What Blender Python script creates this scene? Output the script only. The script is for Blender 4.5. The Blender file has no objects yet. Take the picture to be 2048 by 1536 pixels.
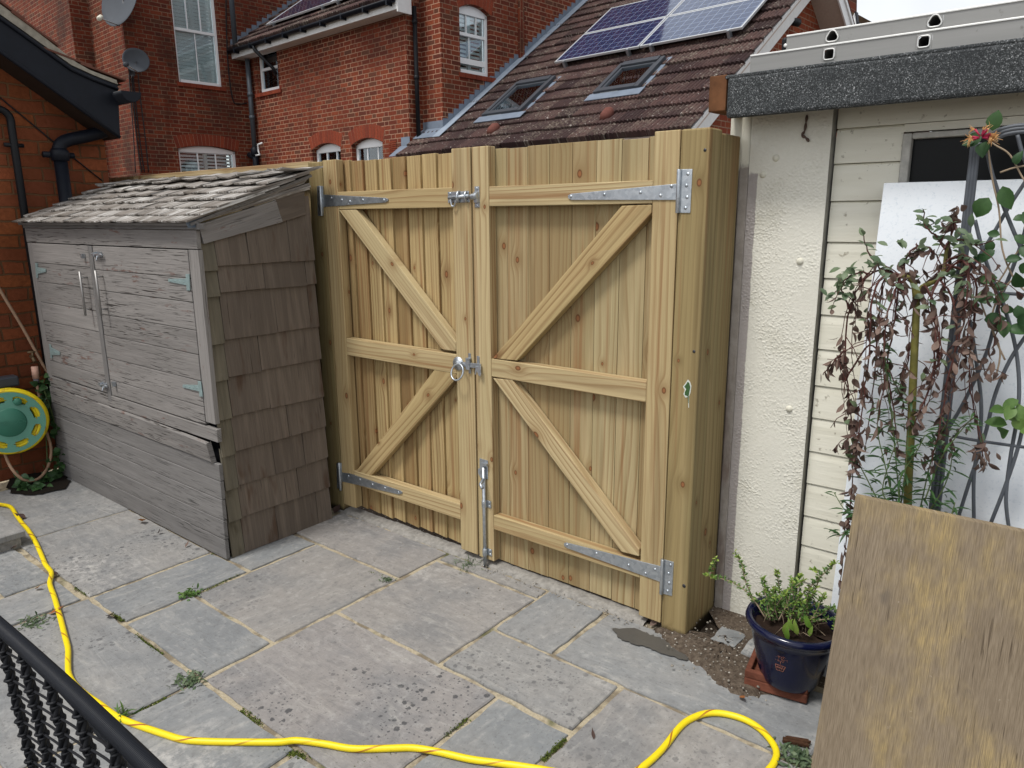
import bpy, math, random
from mathutils import Vector, Matrix
R = random.Random(7)
PI = math.pi
V = Vector
rad = math.radians
SC = bpy.context.scene
COL = SC.collection

# ------------------------------------------------------------------ camera
CAM = V((1.14106, -2.34281, 1.56287))
YAW, PITCH, ROLL, FPX = rad(-38.97447), rad(12.88871), rad(-0.45972), 1476.164
_f = V((math.sin(YAW)*math.cos(PITCH), math.cos(YAW)*math.cos(PITCH), -math.sin(PITCH)))
_r0 = V((math.cos(YAW), -math.sin(YAW), 0)); _u0 = _r0.cross(_f)
_r = _r0*math.cos(ROLL) + _u0*math.sin(ROLL); _u = _u0*math.cos(ROLL) - _r0*math.sin(ROLL)
cd = bpy.data.cameras.new('camera'); cam = bpy.data.objects.new('camera', cd); COL.objects.link(cam)
cam.matrix_world = Matrix(((_r.x, _u.x, -_f.x, CAM.x), (_r.y, _u.y, -_f.y, CAM.y), (_r.z, _u.z, -_f.z, CAM.z), (0, 0, 0, 1)))
cd.sensor_fit = 'HORIZONTAL'; cd.sensor_width = 36.0; cd.lens = FPX/2048*36.0
cd.clip_start = 0.02; cd.clip_end = 2000
SC.camera = cam

# ------------------------------------------------------------------ light
SUN_DIR = V((-0.10, -0.50, 1.0)).normalized()          # towards the sun
w = bpy.data.worlds.new("World"); SC.world = w; w.use_nodes = True
wn = w.node_tree; wl = wn.links
bg = wn.nodes['Background']
sky = wn.nodes.new('ShaderNodeTexSky'); sky.sky_type = 'NISHITA'; sky.sun_disc = False
sky.sun_elevation = math.asin(SUN_DIR.z); sky.sun_rotation = math.atan2(SUN_DIR.x, SUN_DIR.y)
hs = wn.nodes.new('ShaderNodeHueSaturation'); hs.inputs['Saturation'].default_value = 0.16
tc = wn.nodes.new('ShaderNodeTexCoord')
cn = wn.nodes.new('ShaderNodeTexNoise'); cn.inputs['Scale'].default_value = 2.3; cn.inputs['Detail'].default_value = 5
cr = wn.nodes.new('ShaderNodeMapRange'); cr.inputs[1].default_value = .35; cr.inputs[2].default_value = .65
cr.inputs[3].default_value = .80; cr.inputs[4].default_value = 1.25
mx = wn.nodes.new('ShaderNodeVectorMath'); mx.operation = 'SCALE'
wl.new(tc.outputs['Generated'], cn.inputs['Vector']); wl.new(cn.outputs['Fac'], cr.inputs[0])
wl.new(sky.outputs[0], hs.inputs['Color']); wl.new(hs.outputs[0], mx.inputs[0]); wl.new(cr.outputs[0], mx.inputs['Scale'])
wl.new(mx.outputs[0], bg.inputs['Color']); bg.inputs['Strength'].default_value = 0.108
sd = bpy.data.lights.new('sun', 'SUN'); sd.energy = 1.5; sd.angle = rad(13); sd.color = (1.0, .97, .92)
sun = bpy.data.objects.new('sun', sd); COL.objects.link(sun)
sun.rotation_euler = (-SUN_DIR).to_track_quat('-Z', 'Y').to_euler()
SC.view_settings.view_transform = 'Standard'; SC.view_settings.look = 'None'
SC.view_settings.exposure = 0.90; SC.view_settings.gamma = 1.0
try: SC.cycles.max_bounces = 8; SC.cycles.use_denoising = True
except Exception: pass

# ------------------------------------------------------------------ where a sight line meets a real surface
def ray(px, py): return _f + _r*((px-1024)/FPX) - _u*((py-768)/FPX)
def PL(px, py, n, d):
    q = ray(px, py); return CAM + q*((d - n.dot(CAM))/n.dot(q))
def X(px, py, x): return PL(px, py, V((1, 0, 0)), x)
def Y(px, py, y): return PL(px, py, V((0, 1, 0)), y)
def Z(px, py, z=0.0): return PL(px, py, V((0, 0, 1)), z)

# ------------------------------------------------------------------ shader helpers
def lin(h):
    h = h.lstrip('#'); o = []
    for i in (0, 2, 4):
        c = int(h[i:i+2], 16)/255; o.append(c/12.92 if c <= .04045 else ((c+.055)/1.055)**2.4)
    return (*o, 1)
def C4(c): return c if len(c) == 4 else (*c, 1)
class M:
    def __init__(s, name, rough=.7, spec=.3, metal=0.0):
        s.m = bpy.data.materials.new(name); s.m.use_nodes = True; s.t = s.m.node_tree; s.b = s.t.nodes['Principled BSDF']
        s.b.inputs['Roughness'].default_value = rough; s.b.inputs['Metallic'].default_value = metal
        s.b.inputs['Specular IOR Level'].default_value = spec
    def set(s, sock, val):
        if hasattr(val, 'is_output'): s.t.links.new(val, sock)
        else: sock.default_value = val
    def n(s, ty, outs=0, **kw):
        nd = s.t.nodes.new('ShaderNode'+ty)
        for k, v in kw.items():
            if k.startswith('i_'): s.set(nd.inputs[int(k[2:])], v)
            elif k.startswith('p_'): setattr(nd, k[2:], v)
            else: s.set(nd.inputs[k.replace('_', ' ')], v)
        return nd.outputs[outs]
    def gc(s): return s.n('Attribute', 1, p_attribute_name='gc')
    def tint(s): return s.n('Attribute', 2, p_attribute_name='tint')
    def ma(s, op, a, b=None, c=None, clamp=False):
        nd = s.t.nodes.new('ShaderNodeMath'); nd.operation = op; nd.use_clamp = clamp
        for i, x in enumerate((a, b, c)):
            if x is not None: s.set(nd.inputs[i], x)
        return nd.outputs[0]
    def vm(s, op, a, b=None, out=0):
        nd = s.t.nodes.new('ShaderNodeVectorMath'); nd.operation = op
        s.set(nd.inputs[0], a)
        if b is not None: s.set(nd.inputs[3 if op == 'SCALE' else 1], b)
        return nd.outputs[out]
    def sep(s, v):
        nd = s.t.nodes.new('ShaderNodeSeparateXYZ'); s.set(nd.inputs[0], v); return nd.outputs
    def com(s, x, y, z=0.0):
        nd = s.t.nodes.new('ShaderNodeCombineXYZ')
        for i, q in enumerate((x, y, z)): s.set(nd.inputs[i], q)
        return nd.outputs[0]
    def noise(s, v, scale=1.0, detail=3.0, rough=.55, dist=0.0, out=0):
        return s.n('TexNoise', out, Vector=v, Scale=scale, Detail=detail, Roughness=rough, Distortion=dist)
    def ramp(s, f, *st, mode='LINEAR'):
        nd = s.t.nodes.new('ShaderNodeValToRGB'); s.set(nd.inputs[0], f); e = nd.color_ramp.elements; nd.color_ramp.interpolation = mode
        while len(e) < len(st): e.new(.5)
        for i, (p, c) in enumerate(st): e[i].position = p; e[i].color = C4(c) if hasattr(c, '__len__') else (c, c, c, 1)
        return nd.outputs[0]
    def mr(s, f, a, b, c=0.0, d=1.0, smooth=False):
        nd = s.t.nodes.new('ShaderNodeMapRange'); nd.interpolation_type = 'SMOOTHSTEP' if smooth else 'LINEAR'
        for i, q in enumerate((f, a, b, c, d)): s.set(nd.inputs[i], q)
        return nd.outputs[0]
    def mix(s, f, a, b, bt='MIX'):
        nd = s.t.nodes.new('ShaderNodeMix'); nd.data_type = 'RGBA'; nd.blend_type = bt; nd.clamp_factor = True
        s.set(nd.inputs[0], f)
        for i, q in ((6, a), (7, b)): s.set(nd.inputs[i], C4(q) if isinstance(q, tuple) else q)
        return nd.outputs[2]
    def col(s, c): s.set(s.b.inputs['Base Color'], C4(c) if isinstance(c, tuple) else c); return s
    def rough(s, c): s.set(s.b.inputs['Roughness'], c); return s
    def bump(s, h, dist=.003, st=1.0):
        nd = s.t.nodes.new('ShaderNodeBump'); nd.inputs['Strength'].default_value = st; nd.inputs['Distance'].default_value = dist
        s.set(nd.inputs['Height'], h); s.t.links.new(nd.outputs[0], s.b.inputs['Normal']); return s
    def scl(s, v, x, y, z): return s.vm('MULTIPLY', v, (x, y, z))

def wood_grain(s, knotty=.55, rings=48.0):
    """returns (grain line 0..1, knot mask 0..1, soft broad noise) from the plank's own coordinates (metres)"""
    g = s.gc(); sx = s.sep(g)
    wob = s.noise(s.scl(g, 1.1, 5, 5), 1, 2)
    sc = (1.9, 9.0, 9.0)
    kv = s.vm('MULTIPLY', s.com(sx[0], sx[1], 0.0), sc)
    vo = s.t.nodes.new('ShaderNodeTexVoronoi'); vo.voronoi_dimensions = '2D'; vo.feature = 'F1'; s.set(vo.inputs['Vector'], kv); vo.inputs['Scale'].default_value = 1; vo.inputs['Randomness'].default_value = .8
    dl = s.vm('DIVIDE', s.vm('SUBTRACT', kv, vo.outputs['Position']), (sc[0]*1.45, sc[1], 1))
    dist = s.vm('LENGTH', dl, out=1)
    on = s.ma('GREATER_THAN', s.sep(vo.outputs['Color'])[0], 1-knotty)
    size = s.mr(s.sep(vo.outputs['Color'])[1], 0, 1, .005, .015)
    inf = s.ma('MULTIPLY', s.ma('EXPONENT', s.ma('MULTIPLY', s.ma('POWER', s.ma('DIVIDE', dist, s.ma('MULTIPLY', size, 2.6)), 2.0), -1.0)), on)
    yy = s.ma('ADD', sx[1], s.ma('MULTIPLY', s.ma('SUBTRACT', wob, .5), .035))
    # cathedral figure: rings follow a slow parabola along the plank
    fig = s.noise(s.scl(g, .55, 7, 7), 1, 1)
    yy = s.ma('ADD', yy, s.ma('MULTIPLY', fig, .15))
    yy = s.ma('SUBTRACT', yy, s.ma('MULTIPLY', inf, s.ma('MULTIPLY', s.sep(dl)[1], .75)))
    ph = s.ma('ADD', s.ma('MULTIPLY', yy, rings), s.ma('MULTIPLY', s.ma('MULTIPLY', inf, on), .8))
    saw = s.ma('FRACT', ph)
    line = s.ramp(saw, (0, 0.0), (.55, .25), (.86, 1.0), (1.0, 0.0))
    fib = s.noise(s.com(s.ma('MULTIPLY', sx[0], 5.0), s.ma('MULTIPLY', yy, 420.0), sx[2]), 1, 2)
    knot = s.ma('MULTIPLY', s.mr(dist, size, s.ma('MULTIPLY', size, .65), 0, 1, True), on)
    core = s.ma('MULTIPLY', s.mr(dist, s.ma('MULTIPLY', size, .62), s.ma('MULTIPLY', size, .40), 0, 1, True), on)
    return line, knot, inf, fib, wob, core

def pine(name, a, b, late, green, knot=(.13, .055, .022), gmix=.4, knotty=.5, rings=48, wash=.30, damp=False):
    s = M(name, .72, .25)
    line, kn, halo, fib, wob, core = wood_grain(s, knotty, rings)
    base = s.mix(s.mr(s.tint(), .2, .8), a, b)
    g = s.gc()
    gm = s.noise(s.scl(g, .9, 9, 9), 1, 3)
    base = s.mix(s.ma('MULTIPLY', s.mr(gm, .42, .68, 0, 1, True), gmix), base, green)
    amt = s.noise(s.scl(g, .5, 12, 12), 1, 2)
    base = s.mix(s.ma('MULTIPLY', line, s.mr(amt, .35, .65, .35, .95)), base, late)
    base = s.mix(s.mr(fib, .35, .75, 0, wash*1.2), base, late)
    streak = s.noise(s.scl(g, .45, 26, 26), 1, 3, .6, .4)
    base = s.mix(s.mr(streak, .55, .68, 0, .75), base, (.24, .125, .052))
    pale = s.noise(s.scl(g, .8, 16, 16), 1.3, 3)
    base = s.mix(s.mr(pale, .55, .75, 0, .4), base, tuple(min(1, x*1.22+.03) for x in a))
    big = s.noise(s.scl(g, .7, 14, 14), 1, 2)
    base = s.mix(s.mr(big, .54, .76, 0, .5, True), base, tuple(x*.62 for x in late[:3]))
    base = s.mix(s.ma('MULTIPLY', halo, .7), base, late)
    base = s.mix(kn, base, knot)
    base = s.mix(s.ma('MULTIPLY', core, .8), base, tuple(x*2.2 for x in knot))
    if damp:
        zz_ = s.sep(s.n('NewGeometry', 0))[2]; base = s.mix(s.mr(s.ma('ADD', zz_, s.ma('MULTIPLY', fib, .035)), .050, .028), base, (.035, .026, .014))
    s.col(base); s.bump(s.ma('ADD', s.ma('MULTIPLY', line, .35), s.ma('MULTIPLY', fib, .65)), .0012, .5)
    return s.m

PINE_A = pine('treated_pine_golden', (.47, .355, .175), (.285, .19, .085), (.19, .105, .042), (.30, .25, .115), knotty=.66, rings=38)
PINE_B = pine('treated_pine_greenish', (.49, .40, .23), (.295, .22, .11), (.22, .14, .062), (.30, .26, .135), gmix=.5, rings=36, knotty=.66)
PINE_F = pine('treated_pine_frame', (.53, .43, .245), (.41, .31, .155), (.26, .165, .075), (.36, .30, .155), gmix=.35, knotty=.5, rings=44)
PINE_P = pine('treated_pine_post', (.345, .265, .13), (.27, .205, .092), (.18, .125, .052), (.25, .225, .11), gmix=.45, rings=34, knotty=.7, damp=True)

def greywood(name, base, dark, crack=1.0, flake=None):
    s = M(name, .85, .15); g = s.gc(); sx = s.sep(g)
    n1 = s.noise(s.scl(g, 2.5, 26, 26), 1, 4, .6)
    n2 = s.noise(s.scl(g, 5, 210, 210), 1, 2)
    n3 = s.noise(s.scl(g, 1.3, 5, 5), 1, 3)
    c = s.mix(s.mr(n1, .3, .72), tuple(x*.72 for x in base), base)
    c = s.mix(s.ma('MULTIPLY', s.tint(), .5), c, tuple(x*1.3 for x in base))
    c = s.mix(s.mr(n2, .35, .7, 0, .55), c, tuple(x*.62 for x in base))
    # long dry cracks, only where the weather has got in
    cv = s.noise(s.com(s.ma('MULTIPLY', sx[0], 6.0), s.ma('ADD', s.ma('MULTIPLY', sx[1], 210.0), s.ma('MULTIPLY', n3, 9.0)), 0.0), 1, 2, .5, .6)
    ck = s.ma('MULTIPLY', s.mr(cv, .59, .66), s.mr(n3, .40, .60))
    ck = s.ma('MULTIPLY', ck, crack, clamp=True)
    c = s.mix(ck, c, dark)
    if flake:
        fl = s.noise(s.scl(g, 8, 40, 40), 1, 4, .65); fm = s.noise(s.scl(g, 2.0, 6, 6), 1.3, 2)
        c = s.mix(s.ma('MULTIPLY', s.mr(fl, .60, .63), s.mr(fm, .52, .62)), c, flake)
    s.col(c); s.bump(s.ma('SUBTRACT', s.ma('MULTIPLY', n2, .5), ck), .0025, .8); return s.m
GREY = greywood('weathered_grey_timber', (.255, .240, .228), (.035, .030, .027), 1.5, (.16, .105, .09))
GREYD = greywood('weathered_grey_plinth_timber', (.20, .192, .186), (.03, .028, .027), .8)

def cedar(name, a, b, stain, silver=None):
    s = M(name, .85, .12); g = s.gc()
    n1 = s.noise(s.scl(g, 3, 40, 40), 1, 4); n2 = s.noise(s.scl(g, 6, 300, 300), 1, 2)
    c = s.mix(s.tint(), a, b)
    c = s.mix(s.mr(n1, .35, .7, 0, .7), c, tuple(x*.6 for x in a))
    c = s.mix(s.mr(n2, .4, .7, 0, .5), c, tuple(x*.7 for x in b))
    sp = s.noise(s.scl(g, 4, 130, 130), 1, 2, .5, .3); c = s.mix(s.mr(sp, .69, .73, 0, .8), c, (.03, .022, .018))
    fd = s.noise(s.scl(g, 1.6, 20, 20), 1.2, 3); c = s.mix(s.mr(fd, .5, .75, 0, .28), c, tuple(min(1, x*1.7) for x in a))
    st = s.noise(s.scl(g, 3, 14, 14), 1.1, 3)
    c = s.mix(s.mr(st, .60, .72, 0, .7), c, stain)
    if silver:
        sv = s.noise(s.scl(g, 7, 90, 90), 1, 4, .6); sm = s.noise(s.scl(g, 2, 7, 7), 1, 2)
        c = s.mix(s.ma('MULTIPLY', s.mr(sv, .48, .6), s.mr(sm, .36, .6)), c, silver)
    s.col(c); s.bump(s.ma('ADD', s.ma('MULTIPLY', n1, .5), n2), .002, .8); return s.m
CEDAR = cedar('brown_cedar_shingle', (.185, .150, .120), (.130, .106, .086), (.075, .042, .026))
CEDARG = cedar('greenish_cedar_shingle', (.165, .145, .105), (.145, .13, .10), (.06, .05, .03))
SHING = cedar('silvered_roof_shingle', (.15, .128, .108), (.29, .265, .24), (.10, .075, .058), (.58, .57, .545))

def brick(name, cols, mortar, bw=.225, rh=.075, mj=.010, rough=.85, wash=.25, bump=.006, dirt=None, irregular=.004):
    s = M(name, rough, .15); g = s.gc(); sx = s.sep(g)
    jit = s.noise(g, 6, 2, out=1)
    js = s.sep(jit)
    u = s.ma('ADD', sx[0], s.ma('MULTIPLY', s.ma('SUBTRACT', js[0], .5), irregular*2)); v = s.ma('ADD', sx[1], s.ma('MULTIPLY', s.ma('SUBTRACT', js[1], .5), irregular*2))
    row = s.ma('FLOOR', s.ma('DIVIDE', v, rh)); fv = s.ma('FRACT', s.ma('DIVIDE', v, rh))
    per = bw*1.5
    uu = s.ma('ADD', s.ma('DIVIDE', u, per), s.ma('MULTIPLY', s.ma('MODULO', s.ma('ABSOLUTE', row), 2.0), .5))
    cell = s.ma('FLOOR', uu); fu = s.ma('FRACT', uu)
    head = s.ma('GREATER_THAN', fu, 2/3)
    lu = s.ma('MULTIPLY', s.ma('MINIMUM', s.ma('ABSOLUTE', s.ma('SUBTRACT', fu, 2/3)), s.ma('MINIMUM', fu, s.ma('SUBTRACT', 1.0, fu))), per)
    lv = s.ma('MULTIPLY', s.ma('MINIMUM', fv, s.ma('SUBTRACT', 1.0, fv)), rh)
    d = s.ma('MINIMUM', lu, lv)
    fn = s.noise(g, 90, 3)
    mm = s.mr(s.ma('ADD', d, s.ma('MULTIPLY', s.ma('SUBTRACT', fn, .5), .004)), mj*.42, mj*.62, 1, 0, True)
    idv = s.com(s.ma('ADD', s.ma('MULTIPLY', cell, 2.0), head), row, 3.0)
    wn_ = s.t.nodes.new('ShaderNodeTexWhiteNoise'); s.set(wn_.inputs['Vector'], idv)
    r1 = wn_.outputs['Value']; r2 = s.sep(wn_.outputs['Color'])[1]
    n = len(cols); c = s.ramp(r1, *[(i/(n), cols[i]) for i in range(n)], mode='CONSTANT')
    mot = s.noise(g, 34, 4, .65)
    c = s.mix(s.mr(mot, .35, .75, 0, .8), c, tuple(x*.55 for x in cols[0][:3]))
    c = s.mix(s.mr(r2, 0, 1, 0, .35), c, tuple(x*.5 for x in cols[0][:3]))
    lg = s.noise(g, .9, 4, .6)
    c = s.mix(s.mr(lg, .45, .75, 0, wash), c, tuple(x*.4 for x in cols[0][:3]))
    wh = s.noise(g, 5.0, 3, .6)
    mc = s.mix(s.mr(lg, .38, .62), mortar, tuple(x*.48 for x in mortar[:3]))
    c = s.mix(mm, c, mc)
    c = s.mix(s.mr(wh, .70, .76, 0, .45), c, tuple(.5*(x+.3) for x in mortar[:3]))
    run = s.noise(s.scl(g, 2.2, .28, 1), 1.3, 4, .6); c = s.mix(s.mr(run, .55, .72, 0, .45), c, tuple(x*.3 for x in cols[0][:3]))
    if dirt: c = s.mix(s.mr(s.noise(s.scl(g, .6, .35, 1), 1.7, 4), .5, .66, 0, .6), c, dirt)
    s.col(c); s.bump(s.ma('ADD', s.ma('MULTIPLY', mm, -1.0), s.ma('MULTIPLY', mot, .5)), bump, .8); return s.m
HB = [(.205, .045, .023), (.235, .055, .027), (.17, .038, .021), (.26, .062, .028), (.19, .041, .023), (.10, .032, .022), (.22, .05, .025), (.14, .035, .022), (.115, .055, .035)]
BRICKW = brick('red_house_brick', HB, (.42, .25, .165), mj=.011)
BRICKL = brick('dull_red_house_brick', [tuple(x*.9 for x in c) for c in HB], (.30, .19, .125), wash=.45, dirt=(.035, .02, .015))
BRICKN = brick('orange_rough_brick', [(.25, .075, .028), (.29, .088, .03), (.21, .06, .026), (.27, .075, .03), (.19, .055, .027)], (.155, .080, .038), bw=.23, rh=.0775, mj=.010, bump=.012, irregular=.013, wash=.35)
def plain_brick(name):
    s = M(name, .85, .15); g = s.gc(); n = s.noise(g, 40, 4)
    c = s.mix(s.tint(), (.26, .055, .026), (.17, .037, .021)); c = s.mix(s.mr(n, .4, .75, 0, .6), c, (.10, .025, .018))
    s.col(c); s.bump(n, .003, .5); return s.m
VOUS = plain_brick('soldier_brick')
def simple(name, c, rough=.6, spec=.3, metal=0.0, nz=.25, sc=30, dark=.6, bump=0.0):
    s = M(name, rough, spec, metal); tcn = s.n('TexCoord', 3); n = s.noise(tcn, sc, 4, .6)
    s.col(s.mix(s.mr(n, .35, .72, 0, nz), c, tuple(x*dark for x in c)))
    if bump: s.bump(n, bump, .6)
    return s.m
MORTARH = simple('pale_pointing', (.42, .25, .165), .9, .1, nz=.4)
WHITE = simple('white_gloss_paint', (.78, .79, .80), .35, .4, nz=.08, sc=8, dark=.85)
WHITEW = simple('weathered_white_paint', (.70, .70, .69), .6, .3, nz=.35, sc=14, dark=.72)
SHUT = simple('white_shutter_slat', (.80, .83, .84), .5, .3, nz=.1)
BLACK = simple('black_painted_iron', (.006, .008, .014), .5, .22, nz=.5, sc=20, dark=.5, bump=.002)
BLACKP = simple('black_plastic', (.008, .009, .011), .5, .25, nz=.3)
DGREY = simple('dark_grey_plastic', (.045, .05, .06), .45, .4, nz=.2)
LEAD = simple('grey_lead_sheet', (.17, .205, .26), .5, .4, nz=.6, sc=6, dark=.6, bump=.003)
CEMENT = simple('cement_bedding', (.36, .33, .27), .95, .1, nz=.7, sc=26, dark=.5, bump=.006)
TILER = simple('red_brown_plain_tile', (.16, .07, .05), .9, .1, nz=.7, sc=14, dark=.45, bump=.004)
def zinc():
    s = M('galvanised_steel', .36, .5, .85); p = s.n('TexCoord', 3); v = s.n('TexVoronoi', 1, Vector=p, Scale=75.0)
    n = s.noise(p, 25, 4)
    c = s.mix(s.sep(v)[0], (.40, .44, .48), (.55, .585, .62)); c = s.mix(s.mr(n, .5, .75, 0, .5), c, (.30, .32, .34))
    s.col(c); s.rough(s.mr(n, .3, .7, .28, .5)); return s.m
ZINC = zinc()
TEAL = simple('greenish_zinc_hinge', (.30, .40, .40), .5, .4, .3, nz=.5, sc=40)
DKSTEEL = simple('dark_screw', (.05, .05, .055), .4, .5, .6)
BRASS = simple('dull_brass', (.16, .11, .06), .5, .4, .5, nz=.6)

def slabmat():
    s = M('riven_sandstone', .8, .22); g = s.gc(); sx = s.sep(g); t = s.tint()
    base = s.ramp(t, (0, (.190, .206, .216)), (.3, (.225, .235, .240)), (.55, (.245, .238, .228)), (.78, (.236, .225, .222)), (1, (.268, .256, .236)))
    n1 = s.noise(g, 3.2, 6, .6); n2 = s.noise(s.scl(g, 5, 22, 1), 1, 5, .65, 1.2); n3 = s.noise(g, 90, 3)
    c = s.mix(s.mr(n1, .35, .7, 0, .55), base, s.mix(.62, base, (.29, .26, .225)))
    c = s.mix(s.mr(n1, .5, .34, 0, .5), c, (.15, .155, .16))
    c = s.mix(s.mr(n2, .54, .70, 0, .38), c, (.40, .385, .355))
    c = s.mix(s.mr(n2, .45, .30, 0, .28), c, (.12, .12, .12))
    wv = s.noise(g, 1.7, 4, .6); wf = s.noise(g, 26, 4, .7)
    c = s.mix(s.ma('MULTIPLY', s.mr(wv, .54, .68), s.mr(wf, .46, .64, 0, .75)), c, (.46, .445, .42))
    # black lichen spots, some slabs only
    def spots(scale, thr, mlo):
        wob = s.vm('ADD', g, s.vm('SCALE', s.vm('SUBTRACT', s.noise(g, 55, 2, out=1), (.5, .5, .5)), .016))
        v = s.t.nodes.new('ShaderNodeTexVoronoi'); v.voronoi_dimensions = '2D'; s.set(v.inputs['Vector'], wob); v.inputs['Scale'].default_value = scale
        r = s.sep(v.outputs['Color'])
        sz = s.mr(r[0], .35, 1, 0, thr)
        reg = s.noise(g, 2.1, 3, .6)
        return s.ma('MULTIPLY', s.mr(v.outputs['Distance'], sz, s.ma('MULTIPLY', sz, .72), 0, 1), s.mr(reg, mlo, mlo+.10))
    lich = s.sep(s.n('Attribute', 0, p_attribute_name='rnd'))[0]
    sp = s.ma('MAXIMUM', spots(26, .34, .47), s.ma('MULTIPLY', spots(60, .30, .45), .85))
    c = s.mix(s.ma('MULTIPLY', sp, s.mr(lich, 0, 1, .10, .85)), c, (.055, .056, .06))
    n4 = s.noise(g, 28, 5, .7); c = s.mix(s.mr(n4, .52, .70, 0, .42), c, (.13, .13, .13)); c = s.mix(s.mr(n4, .46, .32, 0, .35), c, (.40, .395, .375))
    c = s.mix(s.mr(n3, .60, .72, 0, .5), c, (.09, .09, .09))
    s.col(c); s.bump(s.ma('ADD', s.ma('MULTIPLY', n2, .9), s.ma('MULTIPLY', n3, .14)), .0045, .75)
    s.rough(s.mr(n1, .3, .7, .72, .9)); return s.m
SLAB = slabmat()
def mortarmat():
    s = M('sandy_joint_mortar', .95, .1); p = s.n('TexCoord', 3); n = s.noise(p, 130, 4, .7); g = s.noise(p, 3.0, 4, .65); b = s.noise(p, 14, 4, .6)
    c = s.mix(s.mr(n, .3, .7), (.33, .28, .19), (.47, .41, .30))
    c = s.mix(s.mr(b, .46, .60, 0, .85), c, (.17, .14, .10))
    c = s.mix(s.mr(g, .58, .66, 0, .8), c, (.075, .085, .03))
    s.col(c); s.bump(n, .004, .8); return s.m
MORTAR = mortarmat()
def soilmat():
    s = M('dry_gravelly_soil', .95, .1); p = s.n('TexCoord', 3); n = s.noise(p, 60, 5, .7)
    v = s.t.nodes.new('ShaderNodeTexVoronoi'); s.set(v.inputs['Vector'], p); v.inputs['Scale'].default_value = 75
    r = s.sep(v.outputs['Color'])[0]
    c = s.mix(s.mr(n, .35, .7), (.062, .046, .034), (.16, .128, .098))
    peb = s.ma('MULTIPLY', s.mr(v.outputs['Distance'], .34, .26), s.ma('GREATER_THAN', r, .62))
    c = s.mix(peb, c, s.ramp(s.sep(v.outputs['Color'])[1], (0, (.22, .19, .16)), (.7, (.38, .35, .30)), (1, (.65, .62, .56))))
    s.col(c); s.bump(s.ma('ADD', n, s.ma('MULTIPLY', peb, .8)), .012, 1); return s.m
SOIL = soilmat()
CONC = simple('rough_concrete', (.30, .285, .26), .95, .1, nz=.8, sc=45, dark=.5, bump=.008)
def postconc():
    s = M('bare_concrete_post', .92, .12); p = s.n('TexCoord', 3); n = s.noise(p, 22, 5, .65); m2 = s.noise(s.scl(p, 14, 14, 3), 1, 4)
    z = s.sep(s.n('NewGeometry', 0))[2]
    c = s.mix(s.mr(n, .35, .7), (.25, .225, .20), (.34, .31, .28)); c = s.mix(s.mr(m2, .55, .68, 0, .8), c, (.15, .105, .085))
    c = s.mix(s.mr(s.ma('ADD', z, s.ma('MULTIPLY', n, .10)), 1.76, 1.785), c, (.60, .585, .50))
    s.col(c); s.bump(n, .004, .7); return s.m
PCONC = postconc()
def pebble():
    s = M('cream_pebbledash', .62, .3); g = s.gc(); sx = s.sep(g)
    v = s.t.nodes.new('ShaderNodeTexVoronoi'); v.feature = 'SMOOTH_F1'; s.set(v.inputs['Vector'], g); v.inputs['Scale'].default_value = 130
    n = s.noise(g, 80, 5, .7); n2 = s.noise(g, 5, 4); br = s.noise(g, 15, 5, .7)
    h = s.ma('ADD', s.ma('MULTIPLY', s.mr(v.outputs['Distance'], .55, .1), s.mr(n2, .38, .58)), s.ma('MULTIPLY', n, .8))
    c = s.mix(s.mr(n, .35, .72, 0, .5), (.69, .675, .60), (.60, .58, .50))
    c = s.mix(s.mr(n2, .56, .72, 0, .45), c, (.50, .48, .39))
    dirt = s.mr(s.ma('ADD', sx[1], s.ma('MULTIPLY', n2, .5)), .55, .18, 0, .5)
    c = s.mix(s.ma('MULTIPLY', dirt, s.mr(n, .4, .65)), c, (.38, .36, .27))
    edge = s.ma('ADD', sx[0], s.ma('MULTIPLY', s.ma('SUBTRACT', br, .5), .014))
    bare = s.ma('MULTIPLY', s.mr(edge, .034, .031), s.mr(s.ma('ADD', sx[1], s.ma('MULTIPLY', br, .06)), 1.75, 1.74))
    c = s.mix(bare, c, s.mix(n, (.27, .245, .235), (.40, .37, .355)))
    s.col(c); s.bump(h, .0026, .7); return s.m
PEBBLE = pebble()
def creamboard():
    s = M('cream_painted_boards', .5, .35); g = s.gc(); n = s.noise(s.scl(g, 3, 20, 20), 1, 4); n2 = s.noise(g, 45, 4)
    c = s.mix(s.mr(n, .4, .7, 0, .6), (.72, .70, .60), (.62, .595, .49)); c = s.mix(s.mr(n2, .64, .72, 0, .7), c, (.22, .19, .13))
    s.col(c); s.bump(s.ma('ADD', s.noise(s.scl(g, 6, 60, 60), 1, 3), s.ma('MULTIPLY', n2, .5)), .0025, .6); return s.m
CREAM = creamboard()
GREYTRIM = simple('grey_trim', (.33, .32, .285), .8, .2, nz=.7, sc=18, dark=.45)
def felt():
    s = M('mineral_felt', .75, .35); p = s.n('TexCoord', 3)
    v = s.t.nodes.new('ShaderNodeTexVoronoi'); s.set(v.inputs['Vector'], p); v.inputs['Scale'].default_value = 420
    r = s.sep(v.outputs['Color']); n = s.noise(p, 9, 4, .6)
    c = s.ramp(r[0], (0, (.018, .021, .022)), (.4, (.04, .045, .047)), (.72, (.10, .107, .112)), (.90, (.16, .17, .175)), (.97, (.36, .37, .38)), mode='CONSTANT')
    c = s.mix(s.mr(n, .4, .68, 0, .55), c, (.018, .021, .024)); s.col(c); s.bump(r[1], .002, .7); return s.m
FELT = felt()
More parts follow.
